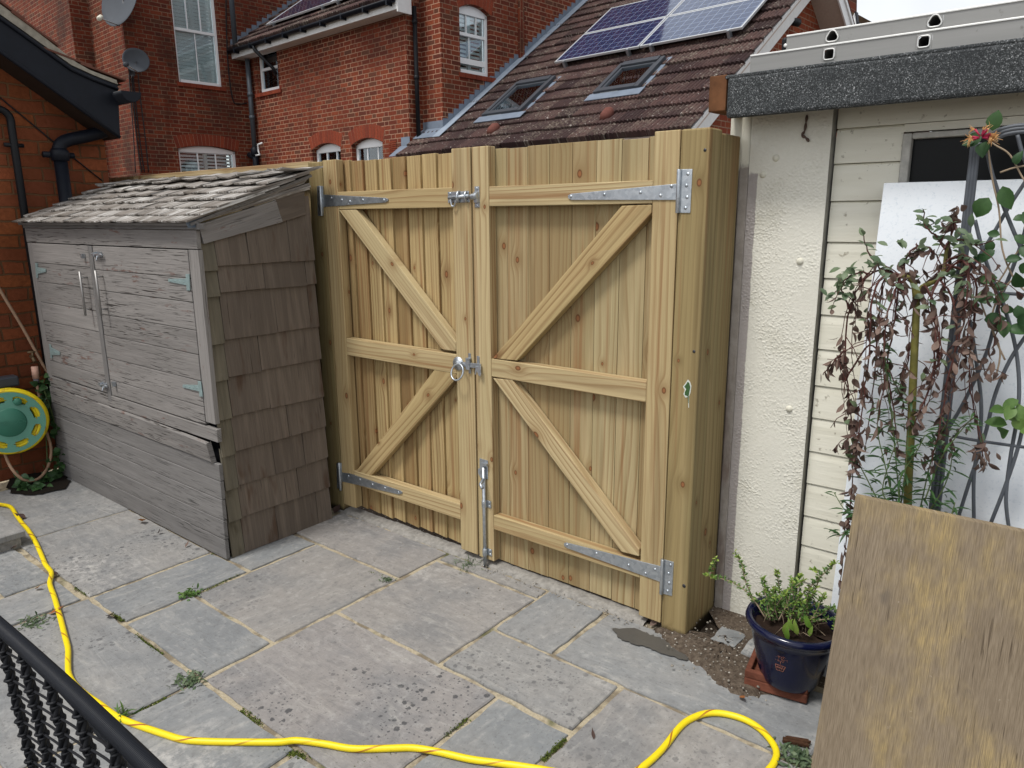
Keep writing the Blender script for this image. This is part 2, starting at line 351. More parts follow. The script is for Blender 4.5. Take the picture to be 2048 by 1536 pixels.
def alu():
    s = M('dull_aluminium', .5, .5, .45); p = s.n('TexCoord', 3); n = s.noise(s.scl(p, 3, 60, 60), 1, 4); m2 = s.noise(p, 26, 4, .7)
    c = s.mix(n, (.22, .22, .21), (.30, .296, .285)); c = s.mix(s.mr(m2, .64, .74, 0, .7), c, (.12, .11, .10)); s.col(c); return s.m
ALU = alu()
ALUHI = simple('pale_aluminium_and_highlight', (.70, .70, .68), .4, .5, .3, nz=.2)  # paler copy of the ladder metal; on stile tops it paints the highlight
def whiteboard():
    s = M('speckled_white_laminate', .35, .4); p = s.n('TexCoord', 3); n = s.noise(p, 95, 5, .75); n2 = s.noise(p, 6, 3)
    c = s.mix(s.mr(n, .54, .68, 0, .75), (.76, .80, .84), (.55, .62, .69)); c = s.mix(s.mr(n2, .5, .75, 0, .12), c, (.6, .62, .62)); s.col(c); return s.m
WBOARD = whiteboard()
def plyw():
    s = M('weathered_plywood', .8, .15); g = s.gc(); sx = s.sep(g)
    n1 = s.noise(s.scl(g, 3.4, 26, 1), 1, 4, .6, .5); f = s.noise(s.scl(g, 20, 480, 1), 1, 3); pa = s.noise(s.scl(g, 3.6, 5.4, 1), 1, 5, .62)
    pz = s.noise(s.scl(g, 9, 24, 1), 1, 4, .65)
    c = s.mix(s.mr(n1, .3, .72), (.135, .10, .062), (.235, .185, .125))
    c = s.mix(s.mr(sx[0], .55, .85, 0, .5), c, (.24, .195, .145))
    ym = s.ma('MULTIPLY', s.mr(pa, .45, .66), s.mr(pz, .30, .66))
    c = s.mix(s.ma('MULTIPLY', ym, .75), c, (.42, .31, .12))
    c = s.mix(s.mr(f, .38, .68, 0, .75), c, (.105, .08, .052))
    cr_ = s.noise(s.com(s.ma('MULTIPLY', sx[0], 7.0), s.ma('MULTIPLY', sx[1], 150.0), 0.0), 1, 2, .5, .4)
    ck = s.ma('MULTIPLY', s.mr(cr_, .64, .69), s.mr(s.noise(g, 3.1, 2), .5, .62))
    c = s.mix(s.ma('MULTIPLY', ck, .75), c, (.055, .04, .026))
    w_ = s.noise(s.scl(g, 16, 9, 1), 2.2, 4, .7); c = s.mix(s.mr(w_, .68, .75, 0, .6), c, (.46, .41, .34))
    dk = s.noise(g, 7, 3, .6); c = s.mix(s.mr(dk, .67, .76, 0, .6), c, (.10, .085, .07))
    s.col(c); s.bump(s.ma('SUBTRACT', f, ck), .0018, .7); return s.m
PLY = plyw()
def rooftile():
    s = M('lichened_concrete_tile', .9, .12); g = s.gc(); t = s.tint(); p = s.n('TexCoord', 3)
    n = s.noise(g, 9, 5, .65); n2 = s.noise(g, 26, 4, .7); n3 = s.noise(g, 1.1, 3)
    c = s.mix(t, (.032, .019, .019), (.092, .054, .048)); c = s.mix(s.mr(n, .45, .7, 0, .8), c, (.036, .024, .025))
    c = s.mix(s.ma('MULTIPLY', s.mr(n3, .45, .62), s.mr(n2, .45, .65, 0, .6)), c, (.22, .19, .15))
    c = s.mix(s.mr(n2, .635, .68, 0, .9), c, (.40, .37, .34)); s.col(c); s.bump(n2, .006, .6); return s.m
RTILE = rooftile()
def glass(name, tint, refl=.35):
    s = M(name); nt = s.t; nt.nodes.remove(s.b); out = nt.nodes['Material Output']
    tr = nt.nodes.new('ShaderNodeBsdfTransparent'); tr.inputs[0].default_value = C4(tint)
    gl = nt.nodes.new('ShaderNodeBsdfGlossy'); gl.inputs['Roughness'].default_value = .03; gl.inputs['Color'].default_value = (.9, .95, 1, 1)
    lw = nt.nodes.new('ShaderNodeLayerWeight'); lw.inputs[0].default_value = refl
    mr_ = nt.nodes.new('ShaderNodeMapRange'); mr_.inputs[3].default_value = refl*.5; mr_.inputs[4].default_value = 1.0
    nt.links.new(lw.outputs['Fresnel'], mr_.inputs[0])
    ms = nt.nodes.new('ShaderNodeMixShader'); nt.links.new(mr_.outputs[0], ms.inputs[0]); nt.links.new(tr.outputs[0], ms.inputs[1]); nt.links.new(gl.outputs[0], ms.inputs[2])
    nt.links.new(ms.outputs[0], out.inputs['Surface']); return s.m
GLASS = glass('window_glass', (.90, .95, .95), .25)
GLASSD = simple('dark_dusty_glass', (.006, .007, .008), .3, .15, nz=.4, sc=60)
def solar():
    s = M('solar_cells', .10, .5); g = s.gc(); sx = s.sep(g)
    fu = s.ma('FRACT', s.ma('DIVIDE', sx[0], .156)); fv = s.ma('FRACT', s.ma('DIVIDE', sx[1], .156))
    e = s.ma('MINIMUM', s.ma('MINIMUM', fu, s.ma('SUBTRACT', 1.0, fu)), s.ma('MINIMUM', fv, s.ma('SUBTRACT', 1.0, fv)))
    line = s.mr(e, .022, .034, 1, 0)
    bus = s.ma('LESS_THAN', s.ma('ABSOLUTE', s.ma('SUBTRACT', s.ma('FRACT', s.ma('DIVIDE', sx[1], .052)), .5)), .03)
    n = s.n('TexVoronoi', 1, Vector=g, Scale=60.0)
    c = s.mix(s.sep(n)[0], (.003, .018, .075), (.005, .030, .10)); c = s.mix(s.ma('MULTIPLY', bus, .15), c, (.15, .22, .36)); c = s.mix(s.ma('MULTIPLY', line, .7), c, (.30, .37, .50)); s.col(c)
    s.b.inputs['Coat Weight'].default_value = 1.0; s.b.inputs['Coat IOR'].default_value = 1.6; s.b.inputs['Coat Roughness'].default_value = .04; return s.m
SOLAR = solar()
PFRAME = simple('panel_frame', (.62, .64, .66), .4, .5, .5, nz=.1)
YHOSE = None
def hose():
    s = M('yellow_hose', .42, .4); g = s.gc(); sx = s.sep(g)
    ph = s.ma('FRACT', s.ma('ADD', s.ma('MULTIPLY', sx[0], 5.2), sx[1]))
    ln = s.mr(s.ma('ABSOLUTE', s.ma('SUBTRACT', ph, .5)), .035, .055, 1, 0)
    n = s.noise(g, 40, 4); fa = s.noise(s.scl(g, 2, 1, 1), 1, 2)
    c = s.mix(s.mr(n, .45, .75, 0, .25), (.80, .62, .008), (.50, .36, .03)); gr = s.noise(s.scl(g, 9, 5, 1), 3.0, 4, .7); c = s.mix(s.mr(gr, .60, .72, 0, .55), c, (.16, .12, .05)); c = s.mix(s.ma('MULTIPLY', ln, s.mr(fa, .4, .55, .3, .9)), c, (.30, .06, .02))
    s.col(c); return s.m
YHOSE = hose()
BEIGE = simple('beige_old_hose', (.36, .23, .15), .6, .3, nz=.5)
RUST = simple('flaky_rust', (.11, .045, .025), .9, .2, nz=.8, sc=80, dark=.4)
GREENP = simple('faded_green_plastic', (.10, .27, .20), .45, .35, nz=.3, sc=12, dark=.75)
GREEND = simple('dark_green_plastic', (.035, .16, .105), .45, .35, nz=.3, sc=12)
PINKP = simple('pinkish_plastic', (.60, .36, .27), .5, .3)
def leafmat(name, a, b, rough=.5, tr=.25, vein=None):
    s = M(name, rough, .35); c = s.mix(s.tint(), a, b); n = s.noise(s.n('TexCoord', 3), 60, 3)
    c = s.mix(s.mr(n, .4, .7, 0, .35), c, tuple(x*.6 for x in a)); s.col(c)
    nt = s.t; out = nt.nodes['Material Output']; tl = nt.nodes.new('ShaderNodeBsdfTranslucent'); ms = nt.nodes.new('ShaderNodeMixShader'); ms.inputs[0].default_value = tr
    nt.links.new(c, tl.inputs[0]); nt.links.new(s.b.outputs[0], ms.inputs[1]); nt.links.new(tl.outputs[0], ms.inputs[2]); nt.links.new(ms.outputs[0], out.inputs['Surface']); return s.m
LEAFG = leafmat('green_leaf', (.055, .13, .03), (.15, .24, .06))
LEAFD = leafmat('dark_green_leaf', (.022, .065, .02), (.055, .12, .035))
LEAFY = leafmat('lime_leaf', (.12, .24, .03), (.33, .40, .09))
LEAFGY = leafmat('grey_green_leaf', (.08, .13, .07), (.17, .22, .12))
DEAD = leafmat('withered_leaf', (.060, .034, .028), (.21, .145, .115), .8, .15)
DEADO = leafmat('orange_fallen_leaf', (.30, .10, .03), (.36, .17, .06), .7, .15)
STEMR = simple('dark_red_twig', (.085, .028, .022), .6, .3, nz=.7, sc=60)
STEMG = simple('olive_bark', (.17, .155, .04), .6, .25, nz=.7, sc=50, dark=.5, bump=.003)
STEMB = simple('pale_brown_vine', (.30, .23, .16), .7, .2, nz=.5)
STEMN = simple('green_stem', (.10, .14, .05), .6, .25, nz=.4)
MOSSM = leafmat('moss', (.04, .06, .01), (.12, .15, .02), .9, .1)
PINKF = leafmat('magenta_petal', (.42, .02, .08), (.55, .05, .10), .5, .3)
CREAMF = leafmat('cream_petal', (.75, .50, .22), (.80, .42, .20), .5, .3)
def blueglaze():
    s = M('blue_glaze', .16, .35); p = s.n('TexCoord', 3); n = s.noise(p, 14, 4); s.col(s.mix(n, (.003, .005, .022), (.005, .007, .034)))
    s.b.inputs['Coat Weight'].default_value = .12; return s.m
GLAZE = blueglaze()
TERRA = simple('mossy_terracotta', (.19, .068, .042), .9, .15, nz=.85, sc=16, dark=.35, bump=.006)
TERRL = simple('bare_clay_line', (.30, .12, .075), .8, .2)
COMPOST = simple('dark_compost', (.030, .019, .014), .95, .1, nz=.7, sc=60, dark=.4, bump=.01)
WICK = simple('black_rattan', (.010, .012, .017), .45, .3, nz=.4, sc=60, dark=.6)
CORDM = simple('black_cord', (.009, .010, .013), .6, .3, nz=.5, sc=90)
WIRE = simple('grey_cord', (.05, .055, .065), .45, .35)
ROD = simple('grey_coated_rod', (.085, .095, .11), .5, .35, nz=.35, sc=40, dark=.7)
CABLE = simple('black_cable', (.010, .010, .012), .6, .3)
WETM = simple('wet_stone', (.080, .076, .069), .36, .4, nz=.35, sc=30, dark=.7, bump=.001)
DISHM = simple('grey_dish', (.06, .067, .078), .6, .25, nz=.2, sc=6)
SOFFIT = simple('brown_soffit_board', (.46, .38, .33), .8, .2, nz=.3)
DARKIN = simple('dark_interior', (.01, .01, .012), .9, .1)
CURT = simple('grey_curtain', (.16, .17, .17), .9, .1, nz=.5, sc=5)

# ------------------------------------------------------------------ mesh builder
def mb_off(): return V((R.uniform(0, 60), R.uniform(0, 60), R.uniform(0, 60)))
class MB:
    def __init__(s): s.v = []; s.f = []; s.g = []; s.t = []; s.sm = []; s.r = []
    def add(s, vs, fs, gs, tint=None, smooth=False, rnd=0.0):
        o = len(s.v); tint = R.random() if tint is None else tint
        s.v += [V(q) for q in vs]; s.g += [V(q) for q in gs]; s.t += (tint if isinstance(tint, list) else [tint]*len(vs))
        s.f += [[o+i for i in q] for q in fs]; s.sm += [smooth]*len(fs); s.r += [rnd]*len(vs)
    def obox(s, o, ux, uy, uz, tint=None, taper=0):
        """box from corner o with edge vectors; ux is the grain direction"""
        o, ux, uy, uz = V(o), V(ux), V(uy), V(uz); off = mb_off(); vs, gs = [], []
        lx, ly, lz = ux.length, uy.length, uz.length
        for a in (0, 1):
            for b in (0, 1):
                for c in (0, 1):
                    vs.append(o+ux*a+uy*b+uz*c); gs.append(off+V((lx*a, ly*b+lz*c, lz*c)))
        fs = [(0, 1, 3, 2), (4, 6, 7, 5), (0, 4, 5, 1), (2, 3, 7, 6), (0, 2, 6, 4), (1, 5, 7, 3)]
        if ux.cross(uy).dot(uz) < 0: fs = [tuple(reversed(f)) for f in fs]
        s.add(vs, fs, gs, tint); return s
    def box(s, a, b, ax=None, tint=None):
        a, b = V(a), V(b); lo = V([min(p, q) for p, q in zip(a, b)]); d = V([abs(p-q) for p, q in zip(a, b)])
        if ax is None: ax = max(range(3), key=lambda i: d[i])
        e = [V((d.x, 0, 0)), V((0, d.y, 0)), V((0, 0, d.z))]; o = [i for i in range(3) if i != ax]
        if d[o[0]] < d[o[1]]: o.reverse()
        return s.obox(lo, e[ax], e[o[0]], e[o[1]], tint)
    def beam(s, a, b, wv, tv, tint=None):
        """plank from a to b centred in width vector wv, thickness vector tv starting at the line"""
        a, b, wv = V(a), V(b), V(wv); return s.obox(a-wv*.5, b-a, wv, V(tv), tint)
    def prism(s, poly, ext, gaxis=None, tint=None):
        """extrude a planar polygon (list of points) by ext"""
        poly = [V(p) for p in poly]; ext = V(ext); n = len(poly); off = mb_off()
        ga = (V(gaxis) if gaxis else poly[1]-poly[0]).normalized(); en = ext.normalized() if ext.length else V((0, 1, 0)); gb = en.cross(ga)
        vs = poly+[p+ext for p in poly]; gs = [off+V((p.dot(ga), p.dot(gb), p.dot(en))) for p in vs]
        nn = V((0, 0, 0))
        for i in range(n): nn += poly[i].cross(poly[(i+1) % n])
        fl = nn.dot(ext) > 0
        fs = [list(range(n)), list(range(2*n-1, n-1, -1))] + [(i, i+n, (i+1) % n+n, (i+1) % n) for i in range(n)]
        if fl: fs = [list(reversed(f)) for f in fs]
        s.add(vs, fs, gs, tint); return s
    def tube(s, pts, r, n=8, tint=None, caps=True, flat=None, smooth=True):
        pts = [V(p) for p in pts]; m = len(pts); rr = r if isinstance(r, list) else [r]*m
        vs, gs, fs = [], [], []; L = 0; T0 = (pts[1]-pts[0]).normalized()
        N = T0.orthogonal().normalized() if flat is None else (V(flat)-T0*V(flat).dot(T0)).normalized()
        for i in range(m):
            T = (pts[min(i+1, m-1)]-pts[max(i-1, 0)]).normalized()
            N = (N-T*N.dot(T)); N = N.normalized() if N.length > 1e-6 else T.orthogonal().normalized(); B = T.cross(N)
            if i: L += (pts[i]-pts[i-1]).length
            for k in range(n):
                a = 2*PI*k/n; vs.append(pts[i]+(N*math.cos(a)+B*math.sin(a))*rr[i]); gs.append(V((L, k/n, 0)))
        for i in range(m-1):
            for k in range(n):
                k2 = (k+1) % n; fs.append((i*n+k, i*n+k2, (i+1)*n+k2, (i+1)*n+k))
        if caps: fs += [list(range(n-1, -1, -1)), [(m-1)*n+k for k in range(n)]]
        s.add(vs, fs, gs, tint, smooth); return s
    def cyl(s, a, b, r, n=14, r2=None, tint=None): return s.tube([a, b], [r, r if r2 is None else r2], n, tint)
    def lathe(s, c, prof, n=28, axis=V((0, 0, 1)), tint=None):
        axis = V(axis).normalized(); N = axis.orthogonal().normalized(); B = axis.cross(N); c = V(c); vs, gs, fs = [], [], []; m = len(prof)
        for (r, h) in prof:
            for k in range(n):
                a = 2*PI*k/n; vs.append(c+axis*h+(N*math.cos(a)+B*math.sin(a))*r); gs.append(V((a*r, h, 0)))
        for i in range(m-1):
            for k in range(n):
                k2 = (k+1) % n; fs.append((i*n+k, i*n+k2, (i+1)*n+k2, (i+1)*n+k))
        s.add(vs, fs, gs, tint, True); return s
    def grid(s, P, nu, nv, tint=None, smooth=True, G=None):
        vs = [P(i, j) for j in range(nv) for i in range(nu)]; off = mb_off()
        gs = [G(i, j) if G else off+V((v.x, v.y, v.z)) for (i, j), v in zip([(i, j) for j in range(nv) for i in range(nu)], vs)]
        fs = [(j*nu+i, j*nu+i+1, (j+1)*nu+i+1, (j+1)*nu+i) for j in range(nv-1) for i in range(nu-1)]
        s.add(vs, fs, gs, tint, smooth); return s
    def leaf(s, p, d, n, L, W, curl=.25, fold=.25, tint=None, prof=(0, .75, 1, .7, 0)):
        p, d, n = V(p), V(d).normalized(), V(n); n = (n-d*n.dot(d)); n = n.normalized() if n.length > 1e-4 else d.orthogonal().normalized(); b = d.cross(n)
        k = len(prof); vs = []
        for i, q in enumerate(prof):
            t = i/(k-1); c = p+d*(L*t*(1-curl*.35*t))-n*(curl*L*t*t); ww = W*.5*q
            vs += [c-b*ww+n*(fold*ww), c, c+b*ww+n*(fold*ww)]
        fs = []
        for i in range(k-1):
            for j in (0, 1): fs.append((i*3+j, i*3+j+1, i*3+j+4, i*3+j+3))
        s.add(vs, fs, [v*1.0 for v in vs], tint, True); return s
    def build(s, name, mat, parent=None, bevel=0.0, loc=None, seg=2, solid=0.0, **tags):
        org = V(parent['_o']) if parent is not None else V(loc if loc is not None else (sum((v for v in s.v), V((0, 0, 0)))/max(1, len(s.v)))[:])
        if parent is None and loc is None: org.z = min(v.z for v in s.v)
        me = bpy.data.meshes.new(name); me.from_pydata([v-org for v in s.v], [], s.f)
        a = me.attributes.new('gc', 'FLOAT_VECTOR', 'POINT'); a.data.foreach_set('vector', [c for g in s.g for c in g])
        a = me.attributes.new('tint', 'FLOAT', 'POINT'); a.data.foreach_set('value', s.t)
        if any(s.r):
            a = me.attributes.new('rnd', 'FLOAT_VECTOR', 'POINT'); a.data.foreach_set('vector', [c for q in s.r for c in (q, q, q)])
        me.polygons.foreach_set('use_smooth', s.sm); me.materials.append(mat); me.update()
        o = bpy.data.objects.new(name, me); COL.objects.link(o); o['_o'] = tuple(org)
        if parent is not None: o.parent = parent
        else: o.location = org
        if bevel:
            m = o.modifiers.new('bevel', 'BEVEL'); m.width = bevel; m.segments = seg; m.limit_method = 'ANGLE'; m.angle_limit = rad(35)
        if solid:
            m = o.modifiers.new('solid', 'SOLIDIFY'); m.thickness = solid; m.offset = 0
        for k, v in tags.items(): o[k] = v
        return o
def thing(name, label, cat, loc, group=None):
    o = bpy.data.objects.new(name, None); COL.objects.link(o); o.location = V(loc); o.empty_display_size = .1
    o['label'] = label; o['category'] = cat; o['_o'] = tuple(loc)
    if group: o['group'] = group
    return o
def tg(label, cat, group=None):
    d = dict(label=label, category=cat)
    if group: d['group'] = group
    return d
def spline(pts, k=6):
    pts = [V(p) for p in pts]; out = []
    for i in range(len(pts)-1):
        p0, p1, p2, p3 = pts[max(i-1, 0)], pts[i], pts[i+1], pts[min(i+2, len(pts)-1)]
        for j in range(k):
            t = j/k; out.append(.5*((2*p1)+(p2-p0)*t+(2*p0-5*p1+4*p2-p3)*t*t+(3*p1-p0-3*p2+p3)*t**3))
    return out+[pts[-1]]
def rv(a=1.0): return V((R.uniform(-a, a), R.uniform(-a, a), R.uniform(-a, a)))

# ================================================================== THE SETTING
UP = V((0, 0, 1))
# ---- ground and paving
g = MB()
g.grid(lambda i, j: V((-60+i*30, -30+j*20, -.032)), 5, 5)
g.build('ground', SOIL, kind='structure', loc=(0, 0, -.032))
g = MB(); g.obox((-4.2, -4.6, -.03), (6.6, 0, 0), (0, 4.63, 0), (0, 0, .022)); g.build('mortar_bed', MORTAR, kind='structure')
def slab(mb, x0, x1, y0, y1, tone, lich=0.0, gap=.0105, cut=None):
    dx, dy = x1-x0, y1-y0; nx, ny = max(4, int(dx/.05)), max(4, int(dy/.05)); off = mb_off(); flip = dx < dy
    dz = R.uniform(-.002, .002); tx, ty = R.uniform(-.003, .003), R.uniform(-.003, .003)
    # hand-cut edge: wobble the outline a little
    pts = []
    def edge(a, b, n):
        for k in range(n): pts.append(a.lerp(b, k/n))
    c = [V((x0+gap, y0+gap, 0)), V((x1-gap, y0+gap, 0)), V((x1-gap, y1-gap, 0)), V((x0+gap, y1-gap, 0))]
    for i, n in enumerate((nx, ny, nx, ny)): edge(c[i], c[(i+1) % 4], n)
    cen = V(((x0+x1)/2, (y0+y1)/2, 0))
    pts = [p+V((R.uniform(-.0035, .0035), R.uniform(-.0035, .0035), 0)) for p in pts]
    def hz(p): return dz+tx*(p.x-cen.x)/dx+ty*(p.y-cen.y)/dy
    n = len(pts); vs = []; 
    def G(p): q = p-cen; return off+(V((q.y, q.x, 0)) if flip else V((q.x, q.y, 0)))
    rings = [(pts, -.03), (pts, -.0045), ([p.lerp(cen, .012) for p in pts], 0.0)]
    vs = [V((p.x, p.y, hz(p)+h)) for rg, h in rings for p in rg]; gs = [G(v) for v in vs]
    fs = [(r*n+i, r*n+(i+1) % n, (r+1)*n+(i+1) % n, (r+1)*n+i) for r in range(2) for i in range(n)] + [list(range(2*n, 3*n))]
    mb.add(vs, fs, gs, tone, False, lich)
P = MB()
xs10, xs9, xA, xB, xC, xD, xE = -1.72, -2.045, -1.134, -.547, -.262, .032, .652
for a in ((xs10, xA, -.973, -.333, .58, .45), (xA, xC, -1.259, -.684, .80, 1.0), (xA, xB, -.684, -.098, .62, .08), (xA, xB, -.098, -.012, .55, 0),
          (-1.94, xA, -.333, -.012, .66, .12), (-1.945, xs10, -.703, -.333, .1, .25), (xs9, xs10, -1.259, -.703, .15, .25),
          (xs10, xA, -1.259, -.973, .22, .12), (-2.905, xs9, -1.265, -.700, .45, .8), (-3.80, -2.905, -1.265, -.62, .4, .3),
          (-2.05, xA, -1.85, -1.259, .35, .8), (-2.335, -2.05, -1.85, -1.275, .28, .3), (-2.905, -2.335, -1.49, -1.275, .12, .4), (-2.905, -2.335, -1.85, -1.49, .3, .3), (-3.80, -2.905, -1.85, -1.265, .3, .3),
          (xA, -.575, -1.85, -1.259, .18, .4), (-.575, xC, -1.85, -1.259, .3, .5), (xC, xD, -1.27, -.690, .05, .3),
          (xB, xD, -.684, -.390, .42, .6), (xB, xC, -.390, -.012, .32, .1), (xC, xE, -.390, .0, .25, .15),
          (xD, xE, -1.27, -.390, .60, .45), (xE, 1.35, -.75, -.05, .35, .2), (xE, 1.35, -1.27, -.75, .5, .3), (xE, 1.35, -.05, .26, .2, .1)):
    slab(P, *a)
yy = -1.85
while yy > -4.4:
    xx = -3.8
    while xx < 2.2:
        w_ = R.choice((.575, .875, .29)); slab(P, xx, min(xx+w_, 2.35), yy-.575, yy, R.random(), R.random()*.6); xx += w_
    yy -= .575
P.build('patio_paving', SLAB, kind='structure', loc=(0, 0, 0))
# raised step at the left edge
st = MB(); slab(st, -3.7, -2.815, -1.90, -1.222, .5, .3); 
for i in range(len(st.v)): st.v[i] = st.v[i]+V((0, 0, .082))
st.build('step', SLAB, kind='structure')
st = MB(); st.box((-3.65, -1.88, -.02), (-2.845, -1.25, .05)); st.build('step_riser', CONC, kind='structure')
# rough concrete threshold beneath the gates and bare soil beside the post
th = MB()
def thP(i, j):
    x = -2.0+i*.025; y = -.012+[0, .012, .04, .07, .11][j]
    e = R.uniform(-.010, .012) if j == 0 else 0
    return V((x, y+e, [-.012, .004, .010, .013, -.02][j]+R.uniform(-.003, .003)))
th.grid(thP, 77, 5); th.build('threshold', CONC, kind='structure')
so = MB()
SOB = [(-.06, -.01), (.0, -.045), (.055, -.10), (.14, -.12), (.22, -.145), (.28, -.185), (.36, -.20), (.42, -.165), (.47, -.10), (.50, .02), (.50, .30), (-.06, .34)]
bp = spline([V((x, y, 0)) for x, y in SOB], 5); cen = V((.2, .08, 0))
def soP(i, j):
    p = cen.lerp(bp[i], j/9.0); h = .016*math.sin(min(1, (9-j)/3.0)*PI/2)+R.uniform(-.004, .004)-(.010 if j == 9 else 0)
    return V((p.x+R.uniform(-.008, .008), p.y+R.uniform(-.008, .008), .004+h))
so.grid(soP, len(bp), 10); so.build('bare_soil', SOIL, kind='structure')
sl2 = MB(); slab(sl2, .15, .265, .02, .15, .12, 0); slab(sl2, .27, .37, .0, .14, .15, 0)
for i in range(len(sl2.v)): sl2.v[i].z += .024
sl2.build('paving_offcut', SLAB, kind='structure')
wet = MB(); wp = [Z(*q, .0055) for q in ((1225, 1258), (1262, 1256), (1300, 1268), (1330, 1280), (1352, 1297), (1375, 1312), (1370, 1320), (1330, 1308), (1300, 1296), (1270, 1287), (1240, 1276))]
wpp = spline(wp+[wp[0]], 5)[:-1]; wpp = [p+V((R.uniform(-.006, .006), R.uniform(-.006, .006), 0)) for p in wpp]
wet.add(wpp, [list(range(len(wpp)))], wpp); wet.build('wet_patch', WETM, kind='structure')

# ================================================================== DOUBLE GATES (front of stiles y = 0)
ZT = 1.83
def rail(mb, x0, x1, zb, zt, y0=.001, th_=.044): mb.box((x0, y0, zb), (x1, y0+th_, zt), 0)
def flatpoly(mb, pts, y0, y1, tint=None):
    mb.prism([V((p[0], y0, p[1])) for p in pts], (0, y1-y0, 0), tint=tint)
def px_y(pts, y=0.0): return [(lambda q: (q.x, q.z))(Y(a, b, y)) for a, b in pts]
def screw(mb, x, z, y, r=.006): mb.lathe((x, y, z), [(0.0001, -.0028), (r*.7, -.0024), (r, -.0005), (r, .001)], 10, V((0, 1, 0)))
def t_hinge(parent, strap, plate, knuckle_x, screws, pscrews):
    h = MB(); y0 = -.0042
    flatpoly(h, px_y(strap, -.003), y0, -.0004); 
    pl = px_y(plate, -.003); flatpoly(h, pl, y0, -.0004)
    zs = [p[1] for p in pl]; h.cyl((knuckle_x, -.0085, min(zs)), (knuckle_x, -.0085, max(zs)), .0075, 12)
    ho = h.build('hinge', ZINC, parent, .0012)
    for q in screws+pscrews:
        sc_ = MB(); p = Y(*q, -.004); screw(sc_, p.x, p.z, -.0044); sc_.build('screw', ZINC, ho)
def boards(parent, x0, x1, n, mat, zb, zt, y0, feather, jit):
    b = MB(); wv = (x1-x0)/n
    for i in range(n):
        a = x0+i*wv; top = zt+R.uniform(-jit, jit)
        if feather:   # feather-edge: thick edge stands proud over the thin edge of the next board
            off = mb_off(); t0, t1 = .007, .021; z0 = zb+R.uniform(0, .006)
            pr = [(a-.004, y0+.012), (a+wv-.005, y0), (a+wv-.005, y0+.022), (a-.004, y0+.022)]
            vs = [V((x, y, z)) for z in (z0, top) for x, y in pr]; gs = [off+V((v.z, v.x, v.y)) for v in vs]
            b.add(vs, [(0, 1, 5, 4), (1, 2, 6, 5), (2, 3, 7, 6), (3, 0, 4, 7), (3, 2, 1, 0), (4, 5, 6, 7)], gs, R.random())
        else:
            gp = R.choice((.0004, .0006, .0010, .0022)); b.box((a+gp, y0+R.uniform(0, .0025), zb+R.uniform(0, .006)), (a+wv-gp, y0+.020, top), 2)
    return b.build('boarding', mat, parent, .0015)
def brace(parent, mat, poly, y0=.003, y1=.043):
    b = MB(); pts = px_y(poly, y0); a, c = V((pts[0][0], 0, pts[0][1])), V((pts[-1][0], 0, pts[-1][1]))
    b.prism([V((p[0], y0, p[1])) for p in pts], (0, y1-y0, 0), gaxis=(V((pts[2][0]-pts[1][0], 0, pts[2][1]-pts[1][1]))))
    return b.build('brace', mat, parent, .003)

# left leaf
GL = thing('wooden_gate', 'narrower left gate leaf with golden featheredge boards, ring latch and padbolt', 'gate', (-1.45, 0, 0), 'pair of garden gates')
xa, xb, xc, xd = -1.934, -1.832, -1.070, -.9655
m_ = MB(); m_.box((xa, 0, .045), (xb, .045, ZT), 2, .75); m_.build('stile', PINE_F, GL, .003)
m_ = MB(); m_.box((xc, 0, .034), (xd, .045, ZT+.004), 2, .45); m_.build('stile', PINE_F, GL, .003)
for zb, zt in ((1.596, 1.679), (.876, .963), (.180, .258)):
    m_ = MB(); rail(m_, xb+.0005, xc-.0005, zb, zt); m_.build('rail', PINE_F, GL, .003)
boards(GL, xb-.05, xc+.06, 9, PINE_A, .030, ZT-.006, .0465, True, .004)
brace(GL, PINE_F, [(677, 419.5), (712, 419), (911.5, 684), (911.5, 703), (884, 699)])
brace(GL, PINE_A, [(709, 946), (741, 952), (916, 752), (905, 741), (872, 735)])
t_hinge(GL, [(646, 389), (646, 414), (770, 405), (776, 402), (776.5, 398), (770, 395.5)], [(634, 372), (646, 372), (646.5, 431), (636, 432)], Y(644.5, 400, 0).x, [(663, 396), (684, 400), (700, 403), (726, 400), (768, 400)], [(638, 380), (640, 392), (640, 409), (641, 423)])
t_hinge(GL, [(684, 945), (685, 963), (798, 989), (804, 987), (804.5, 984), (800, 981), (700, 947)], [(673, 926), (683, 926), (683.5, 977), (674.5, 977)], Y(682, 950, 0).x, [(697, 952), (720, 959), (745, 969), (770, 976), (797, 985)], [(676, 933), (677, 944), (677, 957), (678, 969)])
# padbolt
pb = MB(); flatpoly(pb, px_y([(896.5, 384), (938.5, 382), (940, 404.5), (897, 406)]), -.0035, -.0003)
pbo = pb.build('padbolt', ZINC, GL, .001)
c0, c1 = Y(897.5, 396, -.012), Y(938, 391.5, -.012); q = MB()
q.tube([c0+V((0, 0, 0)), c1], .0075, 12)
for px in (916.5, 932):
    c = Y(px, 393, -.010); q.tube([c+V((0, .010, .020)), c+V((0, -.002, .018)), c+V((0, -.012, 0)), c+V((0, -.002, -.018)), c+V((0, .010, -.020))], .005, 8)
hk = [Y(*p, -.014) for p in ((901, 397), (902, 406), (904.5, 412.5), (909, 411), (911, 403), (914, 399))]; q.tube(spline(hk, 4), .0035, 8)
for p in ((900, 387), (934, 385.5), (900, 403), (934, 401.5)): p = Y(*p, -.004); screw(q, p.x, p.z, -.0036)
q.build('bolt_rod', ZINC, pbo)
